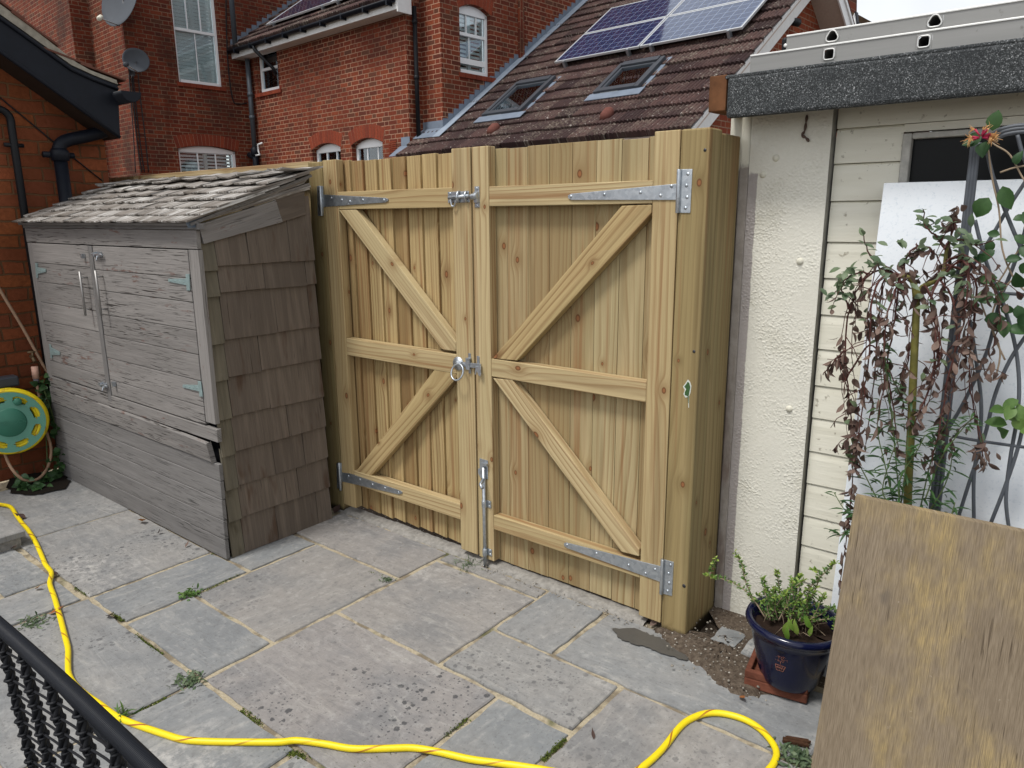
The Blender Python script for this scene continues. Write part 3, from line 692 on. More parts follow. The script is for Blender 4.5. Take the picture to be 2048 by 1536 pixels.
# ring latch
rl = MB(); ctr = Y(917, 727, 0); rl.lathe((ctr.x, -.0005, ctr.z), [(.0001, -.012), (.012, -.011), (.016, -.006), (.030, -.004), (.031, 0)], 20, V((0, 1, 0)))
rlo = rl.build('ring_latch', ZINC, GL, 0)
rg = MB(); rc = Y(915.6, 744, -.030); Rr = .034; tilt = .25
pts = [rc+V((math.sin(a)*Rr, .012*math.cos(a)-.004, math.cos(a)*Rr)) for a in [2*PI*k/36 for k in range(37)]]
rg.tube(pts, .0042, 10, caps=False); rg.build('ring', ZINC, rlo)
lb = MB(); a, b = Y(922, 728, -.012), Y(961, 733, -.012); lb.beam(a, b, (0, 0, .021), (0, .006, 0)); c = Y(940, 727, 0)
lb.box((c.x-.011, -.017, c.z-.026), (c.x+.011, -.013, c.z+.026)); lb.box((c.x-.007, -.003, c.z-.044), (c.x+.007, -.0003, c.z+.046))
lb.box((c.x-.011, -.0135, c.z+.020), (c.x+.011, -.0003, c.z+.026)); lb.box((c.x-.011, -.0135, c.z-.026), (c.x+.011, -.0003, c.z-.020)); lb.build('latch_bar', ZINC, rlo, .001)

# right leaf
GR = thing('wooden_gate', 'wider right gate leaf with greenish flat boards and a drop bolt, beside the thick posts', 'gate', (-.5, 0, 0), 'pair of garden gates')
xe, xf, xg, xh = -.9565, -.868, -.126, -.031
m_ = MB(); m_.box((xe, 0, .031), (xf, .045, ZT+.004), 2, .3); m_.build('stile', PINE_F, GR, .003)
m_ = MB(); m_.box((xg, 0, .030), (xh, .045, ZT+.004), 2, .55); m_.build('stile', PINE_F, GR, .003)
for zb, zt in ((1.598, 1.676), (.890, .968), (.188, .256)):
    m_ = MB(); rail(m_, xf+.0005, xg-.0005, zb, zt); m_.build('rail', PINE_F, GR, .003)
boards(GR, xf-.05, xg+.06, 8, PINE_B, .020, ZT-.008, .0465, False, .004)
brace(GR, PINE_A, [(985, 717), (1033, 721.5), (1303, 426), (1303, 409), (1243, 411.5)])
brace(GR, PINE_F, [(985.5, 756.5), (1024, 759.5), (1278, 1099), (1278, 1113), (1243, 1104)])
t_hinge(GR, [(1357, 367), (1354, 400), (1143, 400), (1136, 396), (1136, 391), (1142, 387.5)], [(1359, 338.5), (1385, 338), (1380.5, 426), (1355.5, 426)], Y(1359, 380, 0).x, [(1142, 393), (1209, 389), (1281, 385), (1321, 391), (1343, 372)], [(1376, 348), (1373, 371), (1374, 394.5), (1371, 416)])
t_hinge(GR, [(1323, 1133), (1322.5, 1164.5), (1134, 1096), (1128, 1091), (1128, 1086), (1133, 1085)], [(1325, 1118), (1347.5, 1124), (1344, 1192), (1324, 1187)], Y(1326, 1150, 0).x, [(1134, 1090), (1193, 1107), (1257, 1130), (1291, 1147), (1310, 1139)], [(1341, 1130), (1337, 1147), (1338, 1166), (1335, 1182)])
kp = MB(); a = Y(955, 394, 0); kp.box((a.x-.013, -.0035, a.z-.042), (a.x+.012, -.0003, a.z+.042))
kp.tube([a+V((-.022, -.012, .0)), a+V((.010, -.012, .006))], [.013, .013], 12); kp.box((a.x-.010, -.014, a.z-.022), (a.x+.010, -.003, a.z+.02)); 
for dz in (.034, -.034): screw(kp, a.x, a.z+dz, -.0038)
kp.build('bolt_keep', ZINC, GR, .001)
kp = MB(); a = Y(957, 730, 0); kp.box((a.x-.007, -.003, a.z-.004), (a.x+.008, -.0003, a.z+.040)); lf = [(949.5, 749), (951, 738), (956, 733), (961.5, 733), (962.5, 748), (960.5, 753), (957, 750), (954, 742), (952, 749)]
flatpoly(kp, px_y(lf, -.018), -.020, -.0165); kp.box((a.x-.004, -.0165, a.z-.014), (a.x+.010, -.0003, a.z-.004)); kp.build('latch_catch', ZINC, GR, .001)
db = MB(); flatpoly(db, px_y([(960, 916), (976.5, 921), (976.5, 958), (962.5, 956), (957, 946), (957, 937), (960.5, 936)]), -.004, -.0003); dbo = db.build('drop_bolt', ZINC, GR, .001)
rd = MB(); t_, b_ = Y(967, 935, -.013), Y(969, 1112, -.013); b_ = V((t_.x, -.013, -.006)); rd.tube([t_, b_], .0082, 14); hd = Y(966, 957, -.013); rd.tube([V((t_.x, -.013, hd.z)), V((t_.x+.012, -.05, hd.z-.012)), V((t_.x+.034, -.062, hd.z-.022))], .0075, 12); rd.build('bolt_rod', ZINC, dbo)
for py in (1005, 1100):
    bk = MB(); c = Y(968, py, 0); bk.tube([V((t_.x, -.013, c.z-.017)), V((t_.x, -.013, c.z+.017))], .0112, 14); bk.box((t_.x-.003, -.0035, c.z-.017), (t_.x+.032, -.0003, c.z+.017))
    for dz in (.009, -.009): screw(bk, t_.x+.022, c.z+dz, -.004)
    bk.build('bolt_bracket', ZINC, dbo, .001)
bk = MB(); c = Y(967, 926, 0); bk.box((t_.x-.010, -.017, c.z-.006), (t_.x+.022, -.004, c.z+.006)); bk.build('bolt_keeper', ZINC, dbo, .001)

# posts
def post(name, label, x0, x1, y0, y1, zt, mat, bev=.006, tint=.5):
    b = MB(); b.box((x0, y0, -.05), (x1, y1, zt), 2, tint); return b.build(name, mat, None, bev, loc=((x0+x1)/2, (y0+y1)/2, 0), **tg(label, 'post'))
PO = post('gate_post', 'thick front post the right gate hangs on, with a torn green sticker', -.028, .074, -.001, .098, ZT+.004, PINE_P, .006, .55)
b = MB(); sp = px_y([(1376, 759), (1380, 763), (1383, 772), (1381, 786), (1378, 793), (1378.2, 815), (1377, 815), (1376.6, 794), (1371, 795), (1367, 788), (1370, 780), (1366, 773), (1371, 767)], -.001)
b.prism([V((p[0], -.0022, p[1])) for p in sp], (0, .0010, 0)); b.build('torn_sticker', simple('torn_sticker_white', (.62, .66, .60), .7, .2, nz=.5, sc=300), PO)
b = MB(); sp = px_y([(1376, 763), (1379, 766), (1381, 774), (1379, 785), (1377.6, 792), (1377.6, 806), (1377, 806), (1375.6, 792), (1370, 790), (1370, 784), (1373, 778), (1369, 773), (1373, 768)], -.001)
b.prism([V((p[0], -.0030, p[1])) for p in sp], (0, .0007, 0)); b.build('green_film', simple('torn_sticker_green', (.05, .11, .04), .6, .2, nz=.7, sc=300), PO)
for q, r in (((1410, 300), .006), ((1388, 703), .006), ((1368, 1172), .008)):
    b = MB(); p = Y(*q, -.001); b.lathe((p.x, -.0014, p.z), [(.0001, -.0012), (r*.8, -.001), (r, .001)], 10, V((0, 1, 0))); b.build('nail_head', DKSTEEL, PO)
post('gate_post', 'second post standing behind the thick hinge post, against the garage', -.024, .070, .1005, .262, ZT-.006, PINE_P, .006, .15)
post('gate_post', 'post the left gate hangs on, beside the shingled shed', -2.052, -1.940, .0, .10, ZT-.004, PINE_P, .005, .8)

# ---- fence behind the shed
FE = thing('timber_fence', 'new timber fence with a thick top rail showing above the shed roof', 'fence', (-3.1, .1, 0))
b = MB(); b.box((-3.93, .004, 1.775), (-2.053, .055, 1.832), 0, .2); b.build('top_rail', PINE_F, FE, .003)
b = MB(); x = -4.75
while x < -2.1: b.box((x, .058+R.uniform(0, .002), .03), (x+.098, .078, 1.822 if x > -3.95 else 1.838), 2); x += .1
b.build('boarding', PINE_B, FE, .0015)
b = MB(); b.box((-3.93, .004, .9), (-2.053, .055, .98), 0); b.build('rail', PINE_F, FE, .003)

# ================================================================== SHED
SH = thing('storage_shed', 'weathered grey timber storage shed with shingled side and curling roof shingles', 'shed', (-2.87, -.4, 0))
yF = -.70; x0, x1 = -3.84, -1.905
def plank(mb, xa_, xb_, za, zb_, y=yF, th_=.02, tint=None, gp=.0012): mb.box((xa_, y, za+gp), (xb_, y+th_, zb_-gp), 0, tint)
b = MB(); b.box((-3.80, -.665, 0), (-1.96, -.10, 1.49)); b.build('carcass', DARKIN, SH)
b = MB(); plank(b, x0, x1, 1.43, 1.512); b.build('header_board', GREY, SH, .002)
b = MB(); plank(b, x0-.01, x1+.03, 1.512, 1.540, yF-.004, .03); b.build('eaves_strip', GREYD, SH, .002)
b = MB(); b.box((x0, yF+.002, .60), (x0+.075, yF+.024, 1.428), 2); b.build('corner_post', GREY, SH, .002)
b = MB(); b.box((-1.985, yF+.001, .655), (-1.905, yF+.024, 1.428), 2); b.build('corner_post', GREY, SH, .002)
DL = MB(); zb_ = .630
edges = [.642, .735, .855, .975, 1.085, 1.205, 1.315, 1.4275]
for i in range(7): plank(DL, -3.76, -3.005, edges[i], edges[i+1], yF-.002+R.uniform(0, .002))
dl = DL.build('door', GREY, SH, .0025)
DR = MB(); edges = [.640, .725, .845, .965, 1.075, 1.20, 1.305, 1.4275]
for i in range(7): plank(DR, -2.945, -1.990, edges[i], edges[i+1], yF-.002+R.uniform(0, .002))
dr = DR.build('door', GREY, SH, .0025)
b = MB(); b.box((-2.998, yF-.004, .60), (-2.952, yF+.018, 1.425), 2); b.build('centre_strip', GREYD, SH, .003)
b = MB(); plank(b, -3.80, -1.893, .572, .636, yF-.003, .024); b.build('sill_board', GREY, SH, .003)
b = MB(); zz = [.0, .10, .195, .295, .385, .468]
for i in range(5): plank(b, -3.835-.0+.0, -1.905, zz[i], zz[i+1], yF-.003-.004*(4-i)*.5, .02)
b.build('plinth_boarding', GREYD, SH, .003)
b = MB(); off = mb_off(); vs = []
for k in range(13):
    f = k/12; x_ = -3.80+1.855*f; o_ = .021*f**2.2; 
    for yy_, zz_ in ((yF-.006-o_*.25, .470), (yF-.006-o_, .568-.006*f**2), (yF+.012-o_, .572-.004*f**2), (yF+.012-o_*.25, .474)): vs.append(V((x_, yy_, zz_)))
fs = [(k*4+j, k*4+4+j, k*4+4+(j+1) % 4, k*4+(j+1) % 4) for k in range(12) for j in range(4)]+[(3, 2, 1, 0), (48, 49, 50, 51)]
b.add(vs, fs, [off+V((v.x, v.z, 0)) for v in vs]); b.build('loose_board', GREY, SH, .003, label='loose sprung plinth board leaning outwards')
# hardware on the doors
def tstrap(parent, tip, wide_t, wide_b, pl):
    h = MB(); flatpoly(h, px_y([(tip[0], tip[1]-3), wide_t, wide_b, (tip[0], tip[1]+3)], yF-.004), yF-.006, yF-.0028); p = px_y(pl, yF-.004); flatpoly(h, p, yF-.0065, yF-.0025)
    for f in (.15, .4, .65, .88):
        q = [tip[i]*(1-f)+(wide_t[i]+wide_b[i])*.5*f for i in (0, 1)]; q = Y(*q, yF-.004); h.lathe((q.x, yF-.0065, q.z), [(.0001, -.001), (.004, -.001), (.0045, .002)], 8, V((0, 1, 0)))
    h.build('hinge', TEAL, parent, .001)
tstrap(dr, (337, 560.5), (372, 557), (373, 570.5), [(372, 548), (379, 548), (380.5, 581), (374, 581)])
tstrap(dr, (366, 772), (398, 770), (400, 783), [(396, 762), (402, 763), (406, 793), (400, 793)])
tstrap(dl, (92, 541), (74, 534), (75, 548), [(71, 526), (75, 526), (76, 556), (73, 556)])
tstrap(dl, (120, 707), (101, 694), (104, 710), [(98.5, 688), (102, 690), (105, 716), (102, 716)])
def shbolt(parent, a, b, keep):
    h = MB(); p, q = Y(*a, yF-.014), Y(*b, yF-.014); h.tube([p, q], .0065, 10); c = (p+q)*.5; h.box((c.x-.035, yF-.006, c.z-.014), (c.x+.03, yF-.002, c.z+.014))
    for f in (.25, .75): m = p.lerp(q, f); h.box((m.x-.005, yF-.021, m.z-.012), (m.x+.005, yF-.004, m.z+.012))
    h.tube([c+V((.01, 0, 0)), c+V((.012, -.012, -.028))], .004, 8); k = Y(*keep, yF-.01); h.box((k.x-.008, yF-.02, k.z-.012), (k.x+.010, yF-.003, k.z+.012)); h.build('bolt', ZINC, parent, .001)
shbolt(dr, (184, 508.5), (204, 510), (166, 512)); shbolt(dl, (198, 768), (214, 772.5), (228, 768))
def grab(parent, a, b):
    h = MB(); p, q = Y(*a, yF-.036), Y(*b, yF-.036); q.x = p.x; h.tube([p, q], .006, 10)
    for f in (.14, .86): m = p.lerp(q, f); h.tube([m, m+V((0, .036, 0))], .0045, 8)
    h.build('handle', simple('dull_steel_bar', (.33, .32, .31), .45, .5, .6), parent)
grab(dl, (159, 543), (175, 632)); grab(dr, (190.5, 541), (205, 632))
# shingled side wall (x = -1.93)
b = MB(); lv = [-.004, .178, .337, .506, .670, .858, 1.027, 1.237, 1.354, 1.48]
b2 = MB()
for i in range(9):
    za, zt_ = lv[i], lv[i+1]+.05; y = -.612
    while y < -.10:
        w_ = min(R.uniform(.15, .33), -.098-y)
        if -.098-(y+w_) < .05: w_ = -.098-y
        if i == 8: zt_ = min(1.50+(y+w_*.5+.62)*.40, 1.66)
        sk = R.uniform(-.004, .004)
        b.obox((-1.9305+.012, y+.001, za+R.uniform(0, .004)), (-.018, R.uniform(-.003, .003), zt_-za), (0, w_-.002, sk), (.011, 0, 0)); y += w_
    if i < 9: b2.obox((-1.915, -.679, za+R.uniform(.0, .02)-.02), (-.020, 0, min(lv[i+1]+.03, 1.515)-za), (0, .066, 0), (.010, 0, 0))
b.build('side_shingles', CEDAR, SH, .0012); b2.build('corner_shingles', CEDARG, SH, .0012)
# verge boards on the side
b = MB(); pp = [X(*q, -1.905) for q in ((397, 449), (552, 400), (566, 444), (408.5, 488))]; b.prism(pp, (-.016, 0, 0), gaxis=pp[1]-pp[0]); b.build('verge_board', GREY, SH, .002)
b = MB(); pp = [X(*q, -1.908) for q in ((548, 399), (609, 381), (612, 429), (562, 445))]; b.prism(pp, (-.010, 0, 0), gaxis=pp[1]-pp[0]); b.build('verge_board', CEDAR, SH, .002)
b = MB(); pp = [X(*q, -1.897) for q in ((369, 441), (384, 441), (420, 430), (421, 435), (396, 447), (391, 455), (376, 456))]; b.prism(pp, (.004, 0, 0)); b.build('verge_trim', simple('slate_blue_trim', (.11, .14, .18), .5, .4), SH, .001)
# roof shingles: curled, cupped, in eight courses
TH = math.radians(19.3); cs, sn = math.cos(TH), math.sin(TH); ry0, rz0 = -.745, 1.536
b = MB(); lay = [0, .07, .155, .245, .335, .43, .53]
for ci, d0 in enumerate(lay):
    x = -3.865+R.uniform(-.05, 0); first = True
    while x < -1.865:
        w_ = R.uniform(.10, .26); xe = min(x+w_, -1.862); xs = max(x, -3.87)
        if xe-xs < .03: x += w_; continue
        Ln = .32 if ci < 5 else .72-d0+.02
        cup = R.uniform(.001, .007)*(2.2 if ci >= 5 else 1); lift = R.uniform(0, .003)*(1+ci*.5)+(R.uniform(0, .014) if ci == 6 else 0)+(.016 if ci == 6 and x > -2.25 else 0); off = mb_off(); tl = R.uniform(-.003, .003); nu, nv = 7, 4
        tnt = R.random() if R.random() > .3 else 1.0
        for sgn, flip in ((0, False), (-.0075, True)):
            vs, gs = [], []
            for j in range(nv):
                for i in range(nu):
                    u, v_ = i/(nu-1), j/(nv-1); dd = d0+Ln*v_
                    h = .006+.024*(1-v_)**1.3*(.3+.09*ci)+cup*(2*u-1)**2*(1-v_*.4)+lift*(1-v_)**2+tl*(u-.5)+.002*ci+sgn
                    vs.append(V((xs+(xe-xs)*u, ry0+dd*cs-h*sn+(R.uniform(-.003, .003) if j == 0 and sgn == 0 else 0), rz0+dd*sn+h*cs))); gs.append(off+V((dd, (xe-xs)*u, 0)))
            fs = [(j*nu+i, j*nu+i+1, (j+1)*nu+i+1, (j+1)*nu+i) for j in range(nv-1) for i in range(nu-1)]
            if flip: fs = [tuple(reversed(f)) for f in fs]
            o_ = len(b.v); b.add(vs, fs, gs, tnt, True)
            if not flip: o1 = o_
        rim = [i for i in range(nu)]+[j*nu+nu-1 for j in range(1, nv)]
        lim = [j*nu for j in range(nv)]
        for seq in (rim, lim[::-1]):
            for p_, q_ in zip(seq, seq[1:]): b.f.append([o1+p_, o_+p_, o_+q_, o1+q_]); b.sm.append(False)
        x += w_+.002
b.build('roof_shingles', SHING, SH)
b = MB()
for j in range(6):      # packed shingle ends showing at the verge
    f = (j+.5)/6; za_, zb_ = 1.533+.010*f, 1.686+.056*f; y_e = -.105-R.uniform(0, .03)*(j > 2); y_s = -.72+.05*R.random()+.07*j
    k0 = (y_s+.72)/.615; p0 = V((-1.895-R.uniform(0, .012), y_s, za_+(zb_-za_)*k0)); p1 = V((p0.x, y_e, zb_)); b.obox(p0, p1-p0, V((-.30, 0, 0)), V((0, 0, .009+.001*j)))
b.build('shingle_packing', SHING, SH, .001)
b = MB(); b.obox((-3.85, ry0+.02, rz0-.006), (1.965, 0, 0), (0, .66*cs, .66*sn), (0, -.012*sn, .012*cs)); b.build('roof_deck', GREYD, SH)

# ================================================================== NEAR BRICK OUTBUILDING (left)
NB = thing('brick_outbuilding', 'orange brick outbuilding with black gable bargeboard at the left edge', 'building', (-4.6, -2, 0))
xw = -3.97; yc = -.135
b = MB()
pr = [(-6, 0), (yc, 0), (yc, 2.36), (-.7, 2.72), (-2.6, 3.9), (-6, 1.8)]
vs = [V((xw, y, z)) for y, z in pr]; b.add(vs, [list(range(6))], [V((y, z, 0)) for y, z in pr])
vs = [V((xw, yc, 0)), V((xw-4, yc, 0)), V((xw-4, yc, 2.36)), V((xw, yc, 2.36))]; b.add(vs, [(0, 1, 2, 3)], [V((v.x+.11, v.z, 0)) for v in vs])
b.build('wall', BRICKN, NB)
xg = -3.72
def bpoly(pts, x=xg): return [X(*q, x) for q in pts]
b = MB(); pp = bpoly([(-260, -200), (0, 30), (143, 132), (187, 152), (236, 171), (241, 276), (0, 104), (-260, -95)]); b.prism(pp, (-.028, 0, 0), gaxis=(0, -.5, .33)); ba = b.build('bargeboard', BLACK, NB, .003)
b = MB(); l0 = bpoly([(-260, -97), (0, 103), (120, 188), (240, 275)], xg+.004); b.tube(l0, .011, 8); l0 = bpoly([(-260, -196), (0, 36), (143, 139), (187, 159), (236, 178)], xg+.006); b.tube(l0, .010, 8); b.build('bead_moulding', BLACK, ba)
b = MB(); e0 = bpoly([(-260, -95), (0, 106), (240, 277)], xg-.03); vs = e0+[p+V((xw-xg+.03, 0, 0)) for p in e0]; b.add(vs, [(0, 1, 4, 3), (1, 2, 5, 4)], vs); b.build('soffit', simple('dark_soffit', (.035, .022, .016), .9, .1), NB)
b = MB(); pp = bpoly([(-260, -222), (0, 8), (60, 52), (152, 124), (180, 140), (233, 160), (236, 169), (187, 150), (143, 130), (0, 28), (-260, -204)], xg-.004); b.prism(pp, (-.05, 0, 0)); b.build('verge_cement', CEMENT, NB)
# plain tiles along the verge
b = MB(); ds = 0.0
vl = [X(-260, -226, xg), X(0, 4, xg), X(150, 121, xg), X(252, 164, xg)]
tot = [(vl[i+1]-vl[i]).length for i in range(3)]
def vat(d):
    for i in range(3):
        if d <= tot[i] or i == 2: return vl[i]+(vl[i+1]-vl[i])*(d/tot[i]), (vl[i+1]-vl[i]).normalized()
        d -= tot[i]
d = sum(tot)
k = 0
while d > .02:
    p, t = vat(d); nrm = V((0, -t.z, t.y)); nrm = nrm if nrm.z > 0 else -nrm
    for c in range(7):
        o = p-V((.165*c+(.08 if k % 2 else 0), 0, 0)) + V((R.uniform(0.0, .012), 0, 0))
        b.obox(o+nrm*(.004), -t*.26+nrm*-.012, V((-.160, 0, 0)), nrm*.012)
    d -= .098; k += 1
b.build('roof_tiles', TILER, NB, .002)
b = MB(); rr0, rr1 = vl[0]+V((-.02, 0, -.01)), vl[-1]+V((-.02, 0, -.01)); mid = [v+V((-.05, 0, -.012)) for v in vl]
for i in range(3):
    b.add([mid[i], mid[i+1], mid[i+1]+V((-4, 0, 0)), mid[i]+V((-4, 0, 0))], [(0, 1, 2, 3)], [mid[i]]*4)
b.build('roof', TILER, NB)
# gutter end and pipes
gz = X(262, 190, -3.60); b = MB()
ang = [PI+PI*k/10 for k in range(11)]
prof = [V((0, math.cos(a)*.058, math.sin(a)*.058)) for a in ang]
gc_ = V((0, X(262, 183, -3.60).y, X(262, 183, -3.60).z))
vs = [gc_+p+V((xx_, 0, 0)) for xx_ in (-3.60, -7.5) for p in prof]; b.add(vs, [(i, i+1, i+12, i+11) for i in range(10)], vs, smooth=True)
b.add([gc_+p+V((-3.601, 0, 0)) for p in prof], [list(range(11))], [gc_]*11); b.build('gutter', BLACK, NB, 0, solid=.005)
b = MB(); s1 = [X(228, 256, -3.86), X(205, 264, -3.87), X(170, 273, -3.88), X(140, 279, -3.885), X(124, 286, -3.885), X(118, 297, -3.885), X(118, 308, -3.885)]
b.tube(spline(s1, 5), .037, 16); p0 = X(118, 300, -3.885); b.tube([p0, V((p0.x, p0.y, 0))], .037, 16)
b.lathe((p0.x, p0.y, p0.z-.03), [(.037, -.035), (.050, -.03), (.052, .02), (.046, .03), (.037, .04)], 18); b.build('drainpipe', BLACK, NB)
b = MB(); b.tube([V((p0.x-.02, p0.y-.085, p0.z-.028)), V((p0.x-.015, p0.y+.085, p0.z-.028))], .018, 10); b.build('pipe_bracket', BLACK, NB)
b = MB(); s1 = [X(-60, 205, -3.92), X(-10, 216, -3.92), X(8, 222, -3.92), X(20, 236, -3.92), X(23, 255, -3.92)]; q = s1[-1]; b.tube(spline(s1, 5)+[V((q.x, q.y, 0.02))], .021, 14); z_ = X(24, 290, -3.92).z
b.tube([V((-3.925, q.y-.05, z_)), V((-3.925, q.y+.05, z_))], .012, 8); b.build('waste_pipe', BLACKP, NB)
b = MB(); b.tube([X(-40, 163, xw+.008), X(0, 195, xw+.008), X(105, 282, xw+.008), X(205, 362, xw+.008)], .0042, 6); b.build('cable', CABLE, NB)

# tap, beige hose, reel
TP = thing('outdoor_tap', 'small brass outdoor tap with pinkish hose connector on the brick wall', 'tap', X(64, 715, -3.93))
b = MB(); t0 = X(62, 712, xw); t1 = X(66, 716, -3.89); b.tube([t0, t1, t1+V((.02, 0, -.02))], .011, 10); b.tube([t1, t1+V((0, 0, .035))], .007, 8); b.tube([t1+V((0, -.025, .037)), t1+V((0, .025, .037))], .006, 8); b.build('tap_body', BRASS, TP)
b = MB(); c0 = X(69, 733, -3.875); c1 = X(72, 757, -3.875); b.tube([c0, c1], .019, 14); b.build('hose_connector', PINKP, TP); b = MB(); b.tube([c1, c1+(c1-c0)*.35], .016, 14); b.build('connector_nut', simple('grey_nut', (.13, .13, .15), .5, .4), TP)
b = MB(); s1 = [X(73, 768, -3.87), X(78, 790, -3.85), X(86, 835, -3.83), X(95, 870, -3.8), X(101, 890, -3.78), X(102, 910, -3.77), X(95, 935, -3.75), X(80, 955, -3.72), X(60, 962, -3.70), X(40, 955, -3.70), X(22, 935, -3.72), X(10, 908, -3.78), X(5, 880, -3.82)]
b.tube(spline(s1, 6), .0085, 8); b.build('supply_hose', BEIGE, **tg('beige supply hose looping down from the tap below the reel', 'hose'))
b = MB(); s1 = [X(-40, 508, -3.9), X(0, 580, -3.9), X(45, 655, -3.895), X(95, 745, -3.89), X(130, 800, -3.885)]; b.tube(spline(s1, 5), .009, 8); b.build('wall_hose', BEIGE, **tg('straight beige pipe slanting down the brick wall', 'pipe'))
ax = (V((CAM.x, CAM.y, .75))-X(20, 845, -3.72)).normalized(); rcn = X(20, 845, -3.72)
RE = thing('hose_reel', 'green wall hose reel wound with yellow hose', 'hose reel', rcn)
def ring_pt(r, a, h):
    N = UP-ax*ax.z; N.normalize(); Bv = ax.cross(N); return rcn+ax*h+(N*math.cos(a)+Bv*math.sin(a))*r
b = MB(); n = 84; nr = 18; r0, r1 = .082, .177; slots = [(2*PI*k/8+.30, .30) for k in range(8)]
cells = {}
vsd = []; 
for j in range(nr+1):
    for i in range(n): vsd.append(ring_pt(r0+(r1-r0)*j/nr, 2*PI*i/n, 0.0))
def inslot(i, j):
    a = 2*PI*(i+.5)/n; rr = r0+(r1-r0)*(j+.5)/nr
    for sa, hw in slots:
        da = (a-sa+PI) % (2*PI)-PI
        if (abs(da)*rr/.036)**3+(abs(rr-.138)/.0185)**3 < 1: return True
    return False
fs = []
for j in range(nr):
    for i in range(n):
        if not inslot(i, j): fs.append((j*n+i, j*n+(i+1) % n, (j+1)*n+(i+1) % n, (j+1)*n+i))
b.add(vsd, fs, vsd, .5); b.build('reel_disc', GREENP, RE, solid=.008)
b = MB(); b.lathe(rcn, [(.0001, .012), (.078, .010), (.084, .004), (.084, -.01)], 40, ax); N = UP-ax*ax.z; N.normalize()
b.build('hub', GREEND, RE)
fc_ = bpy.data.curves.new('embossed_lettering', 'FONT'); fc_.body = 'HOZELOCK'; fc_.size = .030; fc_.extrude = .0012; fc_.align_x = 'CENTER'; fc_.align_y = 'CENTER'; fc_.materials.append(GREEND); f0_ = bpy.data.objects.new('lettering_curve', fc_); COL.objects.link(f0_); bpy.context.view_layer.update(); fm_ = bpy.data.meshes.new_from_object(f0_.evaluated_get(bpy.context.evaluated_depsgraph_get())); bpy.data.objects.remove(f0_); fo = bpy.data.objects.new('embossed_lettering', fm_); COL.objects.link(fo)
xv = UP.cross(ax).normalized(); yv = ax.cross(xv); po = ax*.0118; fo.matrix_local = Matrix(((xv.x, yv.x, ax.x, po.x), (xv.y, yv.y, ax.y, po.y), (xv.z, yv.z, ax.z, po.z), (0, 0, 0, 1))); fo.parent = RE
b = MB(); kc = ring_pt(.128, -.42 if ax.cross(N).dot(V((0, 1, 0))) < 0 else .42, 0.0); b.lathe(kc, [(.0001, .034), (.018, .033), (.021, .028), (.021, .0)], 18, ax); b.build('knob', GREEND, RE)
b = MB()
for (rad_, h) in ((.166, -.018), (.180, -.022), (.150, -.020), (.186, -.046), (.170, -.045), (.135, -.03), (.184, -.07), (.172, -.070)):
    b.tube([ring_pt(rad_, 2*PI*k/48, h) for k in range(49)], .0115, 10, caps=False)
b.build('hose_coil', YHOSE, RE)
b = MB(); b.lathe(rcn, [(.0001, -.10), (.175, -.10), (.175, -.09), (.10, -.09), (.10, -.01)], 40, ax); b.build('drum', GREENP, RE)
b = MB(); p = X(-6, 765, -3.86); b.obox(p+V((-.03, -.10, -.03)), (0, .20, 0), (.08, 0, 0), (0, 0, .06)); b.obox(rcn-ax*.11+V((-.05, -.05, -.05)), (-.12, 0, .0), (0, .10, 0), (0, 0, .26)); b.build('wall_bracket', DGREY, RE, .01)

# ================================================================== gate boundary done; GARAGE (right)
GA = thing('concrete_garage', 'cream concrete garage with felt roof edge and small dark window', 'garage', (.8, .3, 0))
def zr(q, x_, y=.264): return Y(x_, q, y).z
b = MB(); b.box((.004, .318, -.02), (.072, .40, 1.90)); b.box((.068, .2655, -.02), (.1035, .37, 1.90)); b.build('corner_post', PCONC, GA, .006)
b = MB(); pb0, pb1 = .1045, .372
vs = []
b.grid(lambda i, j: V((pb0+(pb1-pb0)*i/10-.010*(j/30 < .5)*0, .264+R.uniform(-.0012, .0012), -.02+1.93*j/40)), 11, 41, G=lambda i, j: V(((pb1-pb0)*i/10, 1.93*j/40, 0)))
b.build('pebbledash_panel', PEBBLE, GA)
b = MB(); b.box((pb0, .2662, -.02), (pb1, .318, 1.905)); b.build('panel_edge', GREYTRIM, GA, .004)
CAPM = simple('cream_cap', (.66, .64, .54), .6, .3, nz=.3)
for q in ((1552, 316), (1526, 349), (1600, 523), (1578, 818), (1480, 1118)):
    b = MB(); p = Y(*q, .264); b.lathe((p.x, .264, p.z), [(.0001, -.007), (.007, -.006), (.0115, -.002), (.013, .002)], 14, V((0, 1, 0))); b.build('bolt_cap', CAPM, GA)
lv = [1.904, 1.828, 1.718, 1.599, 1.466, 1.345, 1.22, 1.1, .97, .852, .728, .606, .481, .365, .22, .10, -.02]
b = MB()
for i in range(len(lv)-1):
    zt_, zb_ = lv[i], lv[i+1]; off = mb_off(); spans = [(.378, 2.6)]
    if zt_ <= 1.72 and zb_ >= 1.59 or abs(zt_-1.828) < .01 or abs(zt_-1.599) < .01: spans = [(.378, .578), (1.72, 2.6)]
    for xa_, xb_ in spans:
        # each board is coved: tongue at the top, set-back groove, then the bold lower face
        pr = [(zb_+.0015, .2965), (zt_-.030, .2985), (zt_-.006, .3012), (zt_-.0005, .3085)]
        vs = [V((x_, y_, z_)) for x_ in (xa_, xb_) for z_, y_ in pr]+[V((xa_, .330, zb_)), V((xb_, .330, zb_)), V((xa_, .330, zt_)), V((xb_, .330, zt_))]
        b.add(vs, [(0, 4, 5, 1), (1, 5, 6, 2), (2, 6, 7, 3), (8, 9, 4, 0), (3, 7, 11, 10)], [off+V((v.x, v.z, 0)) for v in vs])
b.box((.578, .2985, 1.8045), (1.72, .330, 1.8275), 0); b.build('board_cladding', CREAM, GA)
wz1, wz0 = 1.800, 1.45
WN = MB()
